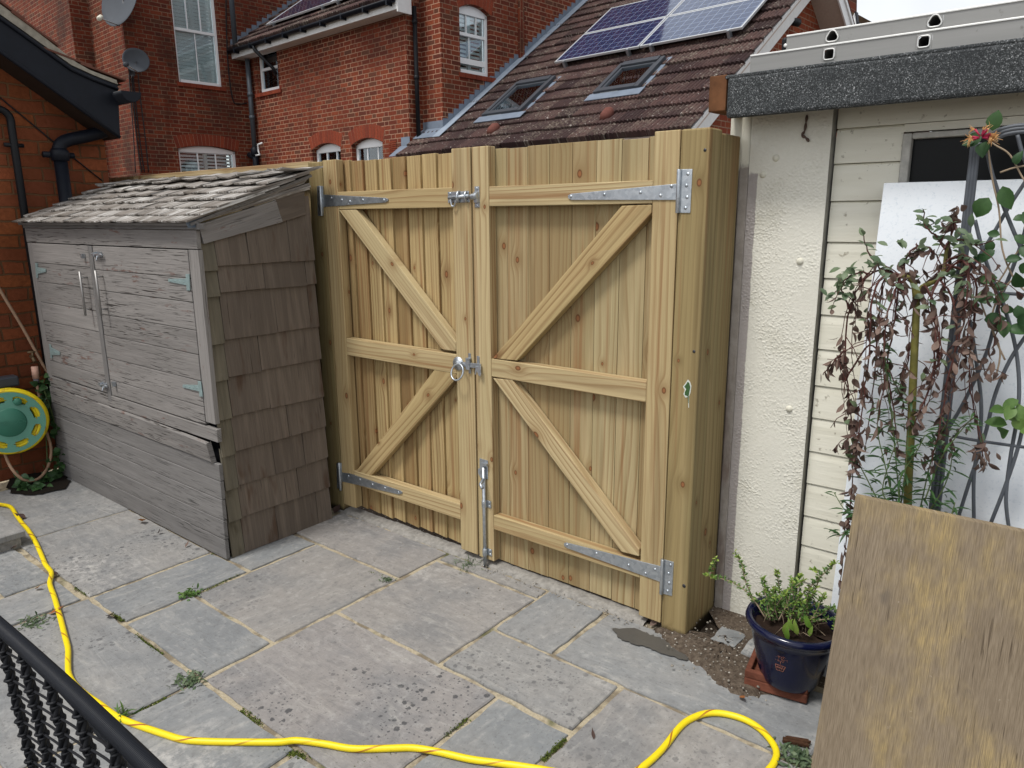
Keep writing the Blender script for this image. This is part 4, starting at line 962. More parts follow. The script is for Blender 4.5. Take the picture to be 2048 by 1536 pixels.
for a_, b_2 in (((.578, .288, wz0), (.604, .335, wz1)), ((.6045, .289, wz1-.018), (1.6995, .335, wz1)), ((1.70, .288, wz0), (1.72, .335, wz1))): WN.box(a_, b_2)
wno = WN.build('window', simple('weathered_window_paint', (.50, .49, .45), .7, .2, nz=.7, sc=40, dark=.55), GA, .004); b = MB(); b.box((.60, .316, wz0), (1.71, .324, wz1)); b.build('pane', GLASSD, wno)
# roof
b = MB(); b.box((.079, .098, 1.868), (2.7, .124, 1.995)); b.build('fascia_felt', FELT, GA, .010)
b = MB(); b.obox((.070, .099, 1.990), (2.65, 0, 0), (0, 3.5, .10), (0, 0, .012)); b.build('felt_roof', FELT, GA, .004)
b = MB(); p = Y(1419, 151, .10); q_ = Y(1447, 218, .10); b.box((p.x, .102, 1.893), (.076, .150, 2.005)); b.obox((p.x, .15, 1.893), (0, 3.4, .1), (.03, 0, 0), (0, 0, .11)); b.build('bargeboard', simple('bare_brown_board', (.15, .065, .028), .8, .2, nz=.8, sc=18, dark=.4), GA, .003)
b = MB(); b.obox((.02, .40, 0), (0, 3, .0), (.05, 0, 0), (0, 0, 1.9)); b.box((.02, 3.4, 0), (2.7, 3.45, 1.9)); b.box((2.62, .335, 0), (2.7, 3.4, 1.9)); b.box((.38, .335, 0), (2.62, .345, 1.44)); b.build('wall', PCONC, GA)
# crumpled dead stem on the panel
b = MB(); s1 = [Y(*q, .258) for q in ((1614, 230), (1612, 245), (1609, 262), (1604, 270), (1612, 276), (1618, 283))]; b.tube(spline(s1, 4), [.0022+.003*abs(math.sin(i*.8)) for i in range(21)], 6); b.build('cobwebbed_twig', DEAD, **tg('dark curled twig hanging below the felt edge on the cream panel', 'twig'))

# ---- ladder on the garage roof
LA = thing('aluminium_ladder', 'aluminium extension ladder lying flat on the garage felt roof', 'ladder', (.9, .3, 2.005))
def stile_with_holes(name, x0_, x1_, y0_, z0_, z1_, holes, shape):
    b = MB(); hc = (z0_+z1_)/2; th_ = .024
    xs_ = sorted([x0_, x1_]+[h-.021 for h in holes]+[h+.021 for h in holes]); iv = [z0_, hc-.020, hc+.020, z1_]
    for yq, fl in ((y0_, False), (y0_+th_, True)):
        for i in range(len(xs_)-1):
            for j in range(3):
                cx = (xs_[i]+xs_[i+1])/2
                if j == 1 and any(abs(cx-h) < .01 for h in holes): continue
                vs = [V((xs_[i], yq, iv[j])), V((xs_[i+1], yq, iv[j])), V((xs_[i+1], yq, iv[j+1])), V((xs_[i], yq, iv[j+1]))]
                b.add(vs, [(3, 2, 1, 0) if fl else (0, 1, 2, 3)], vs)
        if not fl:
            for h in holes:   # fill between the square opening and the tube shape
                n_ = 24; sh = []
                for k in range(n_):
                    a = 2*PI*k/n_; 
                    if shape == 'sq': q = (abs(math.cos(a))**6+abs(math.sin(a))**6)**(-1/6)*.0145; p2 = (math.cos(a)*q, math.sin(a)*q)
                    else: q = .0155*(1+.13*math.cos(3*(a-PI/2))); p2 = (math.cos(a)*q*1.05, math.sin(a)*q)
                    m_s = .0205/max(abs(math.cos(a)), abs(math.sin(a))); sh.append((p2, (math.cos(a)*m_s, math.sin(a)*m_s)))
                vs = [V((h+p[0], yq-.001, hc+p[1])) for p, _ in sh]+[V((h+q[0], yq, hc+q[1])) for _, q in sh]
                b.add(vs, [(k, k+n_, (k+1) % n_+n_, (k+1) % n_) for k in range(n_)], vs)
    for a_, c_ in (((x0_, y0_, z0_), (x1_, y0_+th_, z0_+.003)), ((x0_, y0_-.001, z1_-.003), (x1_, y0_+th_, z1_+.001)), ((x0_, y0_+.0005, z0_+.003), (x0_+.003, y0_+th_-.0005, z1_-.003))): b.box(a_, c_)
    so_ = b.build(name, ALU, LA)
    b = MB(); b.box((x0_-.0005, y0_-.003, z1_-.0035), (x1_, y0_+.004, z1_+.0018)); b.build('flange_highlight', ALUHI, so_, .001)  # pale strip puts the bright line of the stile's top edge into the colour
    for h in holes:
        b = MB(); n_ = 24; pts = []
        for k in range(n_+1):
            a = 2*PI*k/n_
            if shape == 'sq': q = (abs(math.cos(a))**6+abs(math.sin(a))**6)**(-1/6)*.0150; pts.append(V((h+math.cos(a)*q, y0_-.0015, hc+math.sin(a)*q)))
            else: q = .0160*(1+.13*math.cos(3*(a-PI/2))); pts.append(V((h+math.cos(a)*q*1.05, y0_-.0015, hc+math.sin(a)*q)))
        b.tube(pts, .0022, 6, caps=False); b.build('rung_collar', ALUHI, so_)
zb0 = 2.0035
h1 = [.382+.257*k for k in range(-0, 9)]; h2 = [.379+.277*k for k in range(0, 8)]
stile_with_holes('stile', .136, 2.45, .140, zb0, zb0+.056, h1, 'sq'); stile_with_holes('stile', .136, 2.45, .560, zb0+.002, zb0+.058, h1, 'sq')
stile_with_holes('stile', .240, 2.55, .166, zb0+.0605, zb0+.1045, h2, 'tri'); stile_with_holes('stile', .240, 2.55, .535, zb0+.0605, zb0+.1045, h2, 'tri')
for hs_, ya, yb, zz_ in ((h1, .141, .58, zb0+.028), (h2, .167, .55, zb0+.0825)):
    for h in hs_:
        b = MB(); n_ = 12; pr = [V((h+math.cos(2*PI*k/n_)*.0165, 0, zz_+math.sin(2*PI*k/n_)*.0165)) for k in range(n_)]
        vs = [p+V((0, y_, 0)) for y_ in (ya+.004, yb) for p in pr]; b.add(vs, [(k, (k+1) % n_, (k+1) % n_+n_, k+n_) for k in range(n_)], vs, smooth=True); b.build('rung', ALU, LA)
b = MB(); b.box((.222, .168, zb0+.0615), (.2405, .190, zb0+.103)); b.build('end_cap', BLACKP, LA, .008)
b = MB(); p = Y(1571, 91, .166); screw(b, p.x, p.z, .1655, .006); b.build('rivet', ALUHI, LA)

# ================================================================== HOUSE BEHIND (its own frame: s along the facade, t away)
HA = rad(-4.0); hx = V((math.cos(HA), math.sin(HA), 0)); hy = V((-math.sin(HA), math.cos(HA), 0))
def HW(s, t, z): return hx*s+hy*t+UP*z
def HC(p): return V((p.dot(hx), p.dot(hy), p.z))
def hS(px, py, s): return HC(PL(px, py, hx, s))
def hT(px, py, t): return HC(PL(px, py, hy, t))
sW, tW, tB, s3, sL, tC = -8.735, 6.061, 6.362, -8.231, -14.009, 3.70
HO = thing('brick_house', 'large red brick house with tiled roofs and white sash windows behind the gates', 'house', HW(-9, 8, 0))
class Face:
    """a wall plane: O origin at ground, U along, N outwards; a = distance along U, b = height"""
    def __init__(s, O, U, N, u0): s.O, s.U, s.N, s.u0 = O, U, N, u0
    def p(s, a, b, d=0.0): return s.O+s.U*a+UP*b+s.N*d
    def box(s, mb, a0, a1, b0, b1, d0, d1, tint=None):
        e = [s.U*(a1-a0), UP*(b1-b0)]; 
        if (a1-a0) < (b1-b0): e.reverse()
        return mb.obox(s.p(a0, b0, d0), e[0], e[1], s.N*(d1-d0), tint)
def wall(mb, F, a0, a1, b0, b1, holes=(), top=None):
    us = sorted({a0, a1, *[h[0] for h in holes], *[h[1] for h in holes]}); vs_ = sorted({b0, b1, *[h[2] for h in holes], *[h[3] for h in holes]})
    for i in range(len(us)-1):
        for j in range(len(vs_)-1):
            ca, cb = (us[i]+us[i+1])/2, (vs_[j]+vs_[j+1])/2
            if any(h[0] < ca < h[1] and h[2] < cb < h[3] for h in holes): continue
            q = [(us[i], vs_[j]), (us[i+1], vs_[j]), (us[i+1], vs_[j+1]), (us[i], vs_[j+1])]
            mb.add([F.p(*x) for x in q], [(0, 1, 2, 3)], [V((F.u0+x[0], x[1], 0)) for x in q])
    for h in holes:
        ha, hb, hc, hd, rise, dep = h; n = 12
        arc = [(ha+(hb-ha)*k/n, hd-rise*(2*k/n-1)**2) for k in range(n+1)]
        for k in range(n):
            q = [arc[k], arc[k+1], (arc[k+1][0], hd), (arc[k][0], hd)]
            if rise > 0: mb.add([F.p(*x) for x in q], [(0, 1, 2, 3)], [V((F.u0+x[0], x[1], 0)) for x in q])
        out = [(ha, hc)]+arc+[(hb, hc)]
        for k in range(len(out)-1):
            a_, b_ = out[k], out[k+1]
            mb.add([F.p(*a_), F.p(*b_), F.p(*b_, -dep), F.p(*a_, -dep)], [(0, 1, 2, 3)], [V((F.u0+a_[0], a_[1], 0)), V((F.u0+b_[0], b_[1], 0)), V((F.u0+b_[0]+dep, b_[1], 0)), V((F.u0+a_[0]+dep, a_[1], 0))])
def voussoirs(F, ha, hb, hd, rise, hgt, n):
    vb, mo = MB(), MB(); ext = .06
    def arcp(k, r): 
        f = k/n; a = ha-ext*.0+(hb-ha)*f; base = hd-rise*(2*f-1)**2; lean = (f-.5)*hgt*.55*r/hgt
        return (a+lean, base+r)
    for k in range(n):
        g_ = .05; q = [arcp(k+g_, 0), arcp(k+1-g_, 0), arcp(k+1-g_, hgt), arcp(k+g_, hgt)]
        vb.prism([F.p(*x, .002) for x in q], F.N*.006)
    q = [arcp(k, 0) for k in range(n+1)]+[arcp(k, hgt) for k in range(n, -1, -1)]; mo.prism([F.p(*x, -.01) for x in q], F.N*.0135)
    ar = vb.build('brick_arch', VOUS, HO); mo.build('arch_pointing', MORTARH, ar)
def sash(F, ha, hb, hc, hd, rise, meet, top_bars, low_bars, dep=.10, shutters=True, fr=.055, lowopen=0.0, curtain=False):
    """sash window set back in its opening; heights in metres above ground"""
    w_ = MB(); d0, d1 = -dep-.03, -dep+.025; n = 10
    F.box(w_, ha+.001, ha+fr, hc, hd-rise, d0, d1); F.box(w_, hb-fr, hb-.001, hc, hd-rise, d0, d1); F.box(w_, ha+fr, hb-fr, hc, hc+fr*1.3, d0, d1+.03)
    top = [(ha+(hb-ha)*k/n, hd-rise*(2*k/n-1)**2-.001) for k in range(n+1)]
    tb = hd-rise-fr if rise > 0 else hd-fr
    q = [(a_, tb) for a_, _ in reversed(top)]; w_.prism([F.p(*x, d0) for x in top+[(hb, tb), (ha, tb)]], F.N*(d1-d0))
    F.box(w_, ha+fr, hb-fr, meet-.025, meet+.028, d0, d1-.006)
    for f in top_bars: a_ = ha+fr+(hb-ha-2*fr)*f; F.box(w_, a_-.011, a_+.011, meet+.028, tb, d0+.01, d1-.012)
    for f in low_bars: a_ = ha+fr+(hb-ha-2*fr)*f; F.box(w_, a_-.011, a_+.011, hc+fr*1.3+lowopen, meet-.025, d0-.02, d1-.030)
    if lowopen: F.box(w_, ha+fr, hb-fr, hc+fr*1.3+lowopen, hc+fr*1.3+lowopen+.09, d0-.02, d1-.02)
    wo = w_.build('window', WHITE, HO, .004)
    g_ = MB(); F.box(g_, ha+fr*.9, hb-fr*.9, hc+fr, hd-rise*.4-fr*.5, -dep-.012, -dep-.008); g_.build('pane', GLASS, wo)
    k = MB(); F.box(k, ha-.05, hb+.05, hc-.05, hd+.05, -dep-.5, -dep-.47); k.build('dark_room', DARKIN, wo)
    if shutters:
        k = MB(); z = hc+fr*1.3+.02; mid = (ha+hb)/2
        while z < hd-.08:
            for a0_, a1_ in ((ha+fr+.01, mid-.035), (mid+.035, hb-fr-.01)):
                k.obox(F.p(a0_, z, -dep-.075), F.U*(a1_-a0_), UP*(.066 if shutters == 2 else .046)+F.N*(-.012 if shutters == 2 else -.03), F.N*.007)
            z += .068
        for a_ in (ha+fr-.02, mid-.035, hb-fr-.02): F.box(k, a_, a_+(.07 if abs(a_-mid+.035) < .01 else .03), hc+fr, hd-.02, -dep-.10, -dep-.055)
        k.build('shutter', SHUT, wo)
    if curtain:
        k = MB(); k.grid(lambda i, j: F.p(ha+(hb-ha)*i/40, hc+(hd-hc)*j, -dep-.10+.02*math.sin(i*1.7)), 41, 2); k.build('curtain', CURT, wo)
    return wo
def sill(F, ha, hb, hc):
    k = MB(); n = max(3, int((hb-ha)/.112))
    for i in range(n): F.box(k, ha+(hb-ha)*i/n+.003, ha+(hb-ha)*(i+1)/n-.003, hc-.075, hc-.001, -.12, .035)
    k.build('window_sill', VOUS, HO)

FL = Face(HW(sL, tC, 0), hy, hx, tC)              # dish wall, faces +s
FW = Face(HW(sL, tW, 0), hx, -hy, sL)             # wing facade, faces the gates
FC = Face(HW(sW, tW, 0), hy, hx, tW)              # short return of the wing
FB = Face(HW(sW, tB, 0), hx, -hy, sW)
F3 = Face(HW(s3, tB, 0), hy, hx, tB)              # wall above the lean-to roof
FA = Face(HW(sL-6, tC, 0), hx, -hy, sL-6)
# openings
A0, A1 = hS(352, 100, sL)[1], hS(446, 173, sL)[1]; Az0 = (hS(358.5, 164, sL)[2]+hS(449, 175, sL)[2])/2; Amt = (hS(349, 55, sL)[2]+hS(437, 69, sL)[2])/2
B0, B1, Bz1 = hS(356, 293, sL)[1], hS(473, 304, sL)[1], hS(412, 292, sL)[2]
S0, S1 = hT(512, 120, tW)[0], hT(558, 170, tW)[0]; Sz0, Sz1, Smt = hT(545, 181, tW)[2], hT(545, 92, tW)[2], hT(545, 132, tW)[2]
W10, W11, W1z = hT(704, 300, tW)[0], hT(765, 290, tW)[0], hT(735, 276, tW)[2]; W20, W21, W2z = hT(625, 310, tW)[0], hT(681, 300, tW)[0], hT(656, 286, tW)[2]
D0, D1 = hS(920, 100, s3)[1], hS(981, 100, s3)[1]; Dz0, Dz1, Dmt = hS(950, 150, s3)[2], hS(940, 8, s3)[2], hS(950, 70, s3)[2]
b = MB(); wall(b, FL, 0, tW-tC, 0, 8.5, [(A0-tC, A1-tC, Az0, Az0+1.85, .0, .09), (B0-tC, B1-tC, Bz1-1.4, Bz1, .08, .10)]); b.build('wall', BRICKL, HO)
b = MB(); wall(b, FA, 0, 6, 0, 8.5); b.build('wall', BRICKL, HO)
pj = Face(HW(sL-6, tC-.35, 0), hx, -hy, sL-6); ps = hT(147, 80, tC-.35)[0]-(sL-6)
b = MB(); wall(b, pj, 0, ps, 0, 8.5); pr = Face(pj.p(ps, 0), hy, hx, 0); wall(b, pr, 0, .35, 0, 8.5); b.build('chimney_breast', BRICKL, HO)
wl_ = sW-sL
b = MB(); wall(b, FW, 0, wl_, 0, 4.95, [(S0-sL, S1-sL, Sz0, Sz1, .0, .10), (W10-sL, W11-sL, W1z-1.3, W1z, .10, .12), (W20-sL, W21-sL, W2z-1.3, W2z, .10, .12)]); b.build('wall', BRICKW, HO)
b = MB(); wall(b, FC, 0, tB-tW, 0, 4.95); wall(b, FB, 0, s3-sW, 0, 8.5); b.build('wall', BRICKW, HO)
b = MB(); wall(b, F3, 0, 8, 0, 8.5, [(D0-tB, D1-tB, Dz0, Dz1, .10, .10)]); b.build('wall', BRICKW, HO)
b = MB(); pt = hS(1036, 100, s3)[1]-tB; pt2 = hS(1045, 100, s3)[1]-tB; F3.box(b, pt, pt+.10, 0, 8.5, 0, .07); b.build('pilaster', BRICKL, HO)
# inner wall of the wing above its roof (dish wall carries on behind)
b = MB(); wall(b, Face(HW(sL, tW, 0), hy, hx, tW), 0, 7, 4.5, 8.5); b.build('wall', BRICKL, HO)
# windows
sash(FL, A0-tC, A1-tC, Az0, Az0+1.85, 0, Amt, (.33, .67), (.5,), dep=.09, fr=.05, shutters=2); sill(FL, A0-tC-.05, A1-tC+.05, Az0)
sash(FL, B0-tC, B1-tC, Bz1-1.4, Bz1, .08, Bz1-.7, (.33, .67), (.5,), dep=.10); voussoirs(FL, B0-tC-.03, B1-tC+.03, Bz1+.005, .085, .225, 17)
sash(FW, S0-sL, S1-sL, Sz0, Sz1, 0, Smt, (), (), dep=.10, shutters=False, curtain=True); sill(FW, S0-sL-.10, S1-sL+.10, Sz0)
for a_, c_, z_ in ((W10, W11, W1z), (W20, W21, W2z)):
    sash(FW, a_-sL, c_-sL, z_-1.3, z_, .10, z_-.75, (.33, .72), (.33, .72), dep=.12, shutters=False, curtain=True); voussoirs(FW, a_-sL-.03, c_-sL+.03, z_+.005, .105, .225, 12)
sash(F3, D0-tB, D1-tB, Dz0, Dz1, .10, Dmt, (.30, .68), (.42,), dep=.10, lowopen=.10); sill(F3, D0-tB-.04, D1-tB+.10, Dz0); voussoirs(F3, D0-tB-.03, D1-tB+.03, Dz1+.005, .105, .225, 11)
# air brick
b = MB(); va, vb_ = hT(778, 283, tW), hT(794, 304, tW)
for k in range(6): FW.box(b, va[0]-sL, vb_[0]-sL, vb_[2]+.032*k, vb_[2]+.032*k+.018, .001, .012)
b.build('air_brick', VOUS, HO)
# wing eaves: roof, fascia, gutter
sl2 = math.tan(rad(35.4)); eT, eZ = tW-.28, 4.93
n_r2 = (-hy*sl2+UP); d_r2 = eZ-sl2*eT
b = MB(); FE_ = Face(HW(sL+.005, tW-.25, 0), hx, -hy, 0); FE_.box(b, .0, wl_+.12, 4.74, 4.89, 0, .022); FE_.box(b, wl_+.12, wl_+.145, 4.70, 4.93, -.26, .024); b.build('fascia', WHITEW, HO, .004)
b = MB(); FE_.box(b, 0, wl_+.1, 4.745, 4.755, -.25, 0); b.build('soffit', WHITEW, HO)
b = MB(); prof = [(-math.cos(a)*.055, -math.sin(a)*.055) for a in [PI*k/8 for k in range(9)]]
vs = [FE_.p(a_, 4.885+pz, .08+pd) for a_ in (0.02, wl_+.1) for pd, pz in prof]; b.add(vs, [(k, k+1, k+10, k+9) for k in range(8)], vs, smooth=True)
for k in range(9): FE_.box(b, .3+k*.62, .33+k*.62, 4.80, 4.90, .022, .135)
b.build('gutter', BLACK, HO, solid=.006)
def tile_roof(name, s0, s1, t0, z0, slope, length, gauge=.30, rib=.10, trim=None, chips=()):
    b = MB(); c, s_ = math.cos(slope), math.sin(slope); nc = int(length/gauge)
    for k in range(nc+1):
        d0, d1 = k*gauge, min((k+1)*gauge+.04, length)
        nt = max(1, int((s1-s0)/.30))
        for q in range(nt):
            a0, a1 = s0+(s1-s0)*q/nt, s0+(s1-s0)*(q+1)/nt; nu = 31; off = mb_off(); tn = R.random(); dj = R.uniform(-.010, .010); hj = R.uniform(-.004, .005)
            if trim and trim((a0+a1)/2, (d0+d1)/2): continue
            vs, gs = [], []
            for row, (dd, lift) in enumerate(((d0+dj, -.030), (d0+dj, .030), (d0+dj+.04, .029), (d1, -.006))):
                for i in range(nu):
                    u = i/(nu-1); ph = (u*5) % 1.0; rr = .024*max(0.0, math.sin(PI*ph))**.7 if row else 0.0
                    h = lift+rr+hj; tt = t0+dd*c-h*s_; zz = z0+dd*s_+h*c
                    vs.append(HW(a0+.001+(a1-a0-.002)*u, tt, zz)); gs.append(off+V((dd, u*.3, 0)))
            b.add(vs, [(j*nu+i, j*nu+i+1, (j+1)*nu+i+1, (j+1)*nu+i) for j in range(3) for i in range(nu-1)], gs, tn, False)
    return b.build(name, RTILE, HO)
tile_roof('roof', sL+.02, sW+.15, eT-.06, eZ-.02, rad(35.4), 3.9)
def R2(px, py, up=0.0): return HC(PL(px, py, n_r2, d_r2+up))
# lead flashing of the wing roof against the dish wall
def flashing(name, F, pts, w0, saw, h=.16):
    b = MB(); n = len(pts)
    for i in range(n-1):
        a_, c_ = pts[i], pts[i+1]; b.add([F.p(*a_, .012), F.p(*c_, .012), F.p(c_[0], c_[1], w0), F.p(a_[0], a_[1], w0)], [(0, 1, 2, 3)], [V(F.p(*a_))]*4)
        L_ = math.hypot(c_[0]-a_[0], c_[1]-a_[1]); m = max(1, int(L_/.15)) if saw else 1
        for k in range(m):
            p0 = (a_[0]+(c_[0]-a_[0])*k/m, a_[1]+(c_[1]-a_[1])*k/m); p1 = (a_[0]+(c_[0]-a_[0])*(k+1)/m, a_[1]+(c_[1]-a_[1])*(k+1)/m)
            if saw: q = [p0, p1, (p1[0]-.01, p1[1]+h*.55), (p0[0]+.01, p1[1]+h*.55-.005), (p0[0], p0[1]+h*.4)]
            else: q = [p0, p1, (p1[0], p1[1]+h), (p0[0], p0[1]+h)]
            b.prism([F.p(*x, .004) for x in q], F.N*.006)
    b.build(name, LEAD, HO)
FLr = Face(HW(sL, 0, 0), hy, hx, 0)
flashing('lead_flashing', FLr, [(eT, eZ+.02), (eT+3, eZ+3*sl2+.02)], .14, True)

# the lean-to / gabled tile roof
slp = rad(35.14); m3 = math.tan(slp); rT, rZ = 5.80, 2.54
n_r = (-hy*m3+UP); d_r = rZ-m3*rT
def RF(px, py, up=0.0): return HC(PL(px, py, n_r, d_r+up/math.cos(slp)))
sV = -3.30; ridge = 5.6
tile_roof('roof', sW-.02, s3, rT-.02, rZ-.02, slp, .62); tile_roof('roof', s3, sV, rT-.02, rZ-.02, slp, ridge, trim=lambda a, d: a > -3.75 and d > 4.0)
b = MB(); b.obox(HW(s3, rT+.02, rZ-.05), hx*(sV-s3), hy*(ridge*math.cos(slp))+UP*(ridge*math.sin(slp)), V((0, 0, -.02))); tr = rT+ridge*math.cos(slp); zr_ = rZ+ridge*math.sin(slp)
b.obox(HW(s3, tr, zr_-.05), hx*(sV-s3), hy*.3-UP*.3*m3, V((0, 0, -.02))); b.build('roof_underside', SOFFIT, HO)
tile = MB()
# flashing up the wall above the lean-to
P3 = Face(HW(s3, 0, 0), hy, hx, 0)
f0 = hS(885, 263, s3); flashing('lead_flashing', P3, [(f0[1], m3*f0[1]+d_r+.03), (f0[1]+4.6, m3*(f0[1]+4.6)+d_r+.03)], .15, True)
b = MB(); PB = Face(HW(0, tB, 0), hx, -hy, 0); PB.box(b, sW+.01, s3, m3*tB+d_r-.04, m3*tB+d_r+.16, .003, .012); b.obox(HW(sW+.0, tB-.02, m3*tB+d_r+.035), hx*(s3-sW+.12), -hy*.22-UP*.22*m3, UP*.008)
PW = Face(HW(0, tW, 0), hx, -hy, 0); PW.box(b, sW-.22, sW+.004, m3*tW+d_r-.12, m3*tW+d_r+.13, .003, .010); b.obox(HW(sW-.26, tW-.01, m3*tW+d_r-.02), hx*.42, -hy*.24-UP*.24*m3, UP*.008); b.build('lead_apron', LEAD, HO)
b = MB(); b.obox(HW(s3+.005, tB-.25, m3*(tB-.25)+d_r+.052), hx*.17, hy*4.9+UP*4.9*m3, UP*.008); b.build('lead_gutter', simple('pale_lead', (.27, .32, .385), .45, .4, nz=.6, sc=5, dark=.6), HO)
# skylights
def skylight(bl, br, tl, tr_):
    p = [RF(*q, .05) for q in (bl, br, tl, tr_)]; s0_, s1_ = (p[0][0]+p[2][0])/2, (p[1][0]+p[3][0])/2; t0_, t1_ = (p[0][1]+p[1][1])/2, (p[2][1]+p[3][1])/2
    U = hx; Wv = (hy+UP*m3).normalized(); Nn = (-hy*m3+UP).normalized(); L = (t1_-t0_)/math.cos(slp); w_ = s1_-s0_
    O = HW(s0_, t0_, m3*t0_+d_r); k = MB()
    def bx(a0, a1, b0, b1, c0, c1): k.obox(O+U*a0+Wv*b0+Nn*c0, U*(a1-a0), Wv*(b1-b0), Nn*(c1-c0))
    bx(0, .07, 0, L, -.02, .09); bx(w_-.07, w_, 0, L, -.02, .09); bx(.07, w_-.07, 0, .09, -.02, .095); bx(.07, w_-.07, L-.11, L, -.02, .105)
    so_ = k.build('skylight', DGREY, HO, .006)
    k = MB(); bx(.075, .115, .095, L-.115, .0, .075); bx(w_-.115, w_-.075, .095, L-.115, .0, .075); bx(.115, w_-.115, .095, .13, .0, .075); bx(.115, w_-.115, L-.15, L-.115, .0, .075); k.build('sash_frame', DGREY, so_, .004)
    k = MB(); bx(.11, w_-.11, .125, L-.145, .05, .056); k.build('pane', GLASS, so_)
    k = MB(); bx(.11, w_-.11, .125, L-.145, .0, .01); k.build('dark_room', simple('brown_room', (.05, .042, .036), .8, .2, nz=.6, sc=4), so_)
    k = MB(); bx(-.06, w_+.10, -.17, .0, .046, .056); bx(-.07, 0, 0, L+.05, .02, .035); bx(w_, w_+.07, 0, L+.05, .02, .035); k.build('lead_flashing', LEAD, so_)
    k = MB(); bx(.12, .42, -.0035, 0, .02, .06); k.build('rating_plate', simple('pale_plate', (.42, .43, .40), .6), so_)
skylight((968, 233), (1047, 219), (1036, 164), (1112, 155)); skylight((1188, 188), (1279, 172), (1245, 128), (1336, 114))
# clay vent tiles
b = MB()
for q in ((986, 260), (1213, 230)):
    c = RF(*q, .04); c = HW(*c); Wv = (hy+UP*m3).normalized(); b.tube([c-Wv*.10, c-Wv*.04, c+Wv*.06, c+Wv*.12], [.05, .075, .08, .05], 12)
b.build('vent_tile', simple('red_clay', (.15, .06, .048), .9, .1, nz=.5), HO)
# gable wall of the tiled roof and its barge boards
b = MB(); sG = sV-.12; FG = Face(HW(sG, 0, 0), hy, hx, 0)
tA, zA = 8.95, 4.745
q = [(rT+.05, 0), (rT+.05, rZ-.02), (tA, zA), (tA+2.6, zA-2.6*.73), (tA+2.6, 0)]
b.add([FG.p(*x) for x in q], [list(range(5))], [V((x[0]+.1, x[1], 0)) for x in q]); b.build('wall', brick('bright_red_gable_brick', [(.27, .062, .028), (.23, .052, .026), (.30, .075, .032), (.25, .058, .03)], (.40, .25, .17), mj=.012, wash=.1), HO)
Wv = (hy+UP*m3).normalized(); Nn = (-hy*m3+UP).normalized()
b = MB(); b.obox(HW(sV-.035, rT-.06, rZ-.10)-Nn*.16, Wv*3.90, Nn*.20, hx*.03); b.build('bargeboard', WHITEW, HO, .004)
b = MB(); b.obox(HW(sG-.0, rT-.03, rZ-.16)-Nn*.02, Wv*3.86, Nn*.012, hx*.10); b.build('soffit', SOFFIT, HO)
b = MB(); b.obox(HW(sG-.02, rT-.08, rZ-.23), hx*.22, hy*.35, UP*.09); b.build('corbel', WHITEW, HO, .005)
# far slope of the gable: overhang seen from below
b = MB(); dn = (hy-UP*.73).normalized(); n_ = (hy*.73+UP).normalized(); a0_ = HW(sG, tA-.05, zA+.01)
b.obox(a0_, dn*3.0, hx*.36, n_*.014); b.build('soffit', SOFFIT, HO)
b = MB(); b.obox(a0_+hx*.361-n_*.02, dn*3.0, n_*.19, hx*.025); b.obox(a0_+hx*.387+n_*.12, dn*3.0, n_*.05, hx*.02); b.build('bargeboard', WHITE, HO, .004)
b = MB(); b.obox(a0_+hx*-.3+n_*.18, dn*3.0, hx*.70, n_*.03); b.build('verge_tiles', RTILE, HO)
# downpipes on the house
b = MB(); p = hT(841, 12, tW+.10); q = hT(852, 298, tW+.10); top = HW(sW+.075, tW+.13, 4.86); b.tube([top, HW(sW+.075, tW+.13, m3*(tW+.1)+d_r+.03)], .036, 12)
for z in (4.6, 3.75): b.lathe(HW(sW+.075, tW+.13, z), [(.036, 0), (.046, .005), (.046, .06), (.036, .065)], 12)
b.build('drainpipe', BLACKP, HO)
b = MB(); sp_ = sL+.30; tp = tW-.09
b.tube([HW(sp_, tp, 4.72), HW(sp_, tp, 3.0)], .05, 14); b.tube([HW(sp_, tp-.24, 4.95), HW(sp_-.0, tp-.24, 7.2)], .05, 14)
for z in (4.0, 3.55): b.lathe(HW(sp_, tp, z), [(.05, 0), (.062, .004), (.062, .07), (.05, .075)], 14)
b.build('drainpipe', simple('slate_grey_pipe', (.06, .072, .085), .45, .4, nz=.3), HO)
b = MB(); b.tube([HW(sp_, tp, 3.0), HW(sp_, tp, 2.2)], .062, 14); b.lathe(HW(sp_, tp, 2.92), [(.06, -.1), (.085, -.09), (.085, .05), (.06, .06)], 14); b.tube([HW(sp_-.25, tp, 2.86), HW(sp_, tp, 2.78)], .055, 12); b.build('soil_pipe', BLACK, HO)
b = MB(); a_ = [hT(512, 287, tp-.06), hT(524, 286, tp-.06), hT(516, 289, tp-.06), hT(517, 303, tp-.06), hT(520, 309, tp-.06), hT(512, 311, tp-.06)]
b.tube([HW(*a_[1]), HW(*a_[2]), HW(*a_[3]), HW(*a_[4]), HW(*a_[5])], .018, 10); b.build('overflow_pipe', WHITE, HO)
b = MB(); gq = [FE_.p(1.02, 4.86, .09), FE_.p(1.04, 4.76, .08), FE_.p(1.30, 4.42, -.14), FE_.p(1.31, 4.30, -.2)]; b.tube(gq, .034, 10); b.build('gutter_outlet', BLACKP, HO)
b = MB()
for pts in ([(452, -10), (453, 60), (457, 140), (466, 200), (478, 208), (494, 206)],): b.tube(spline([HW(*hS(x_, y_, sL+.02)) for x_, y_ in pts], 4), .012, 6)
b.build('wall_cable', CABLE, HO)

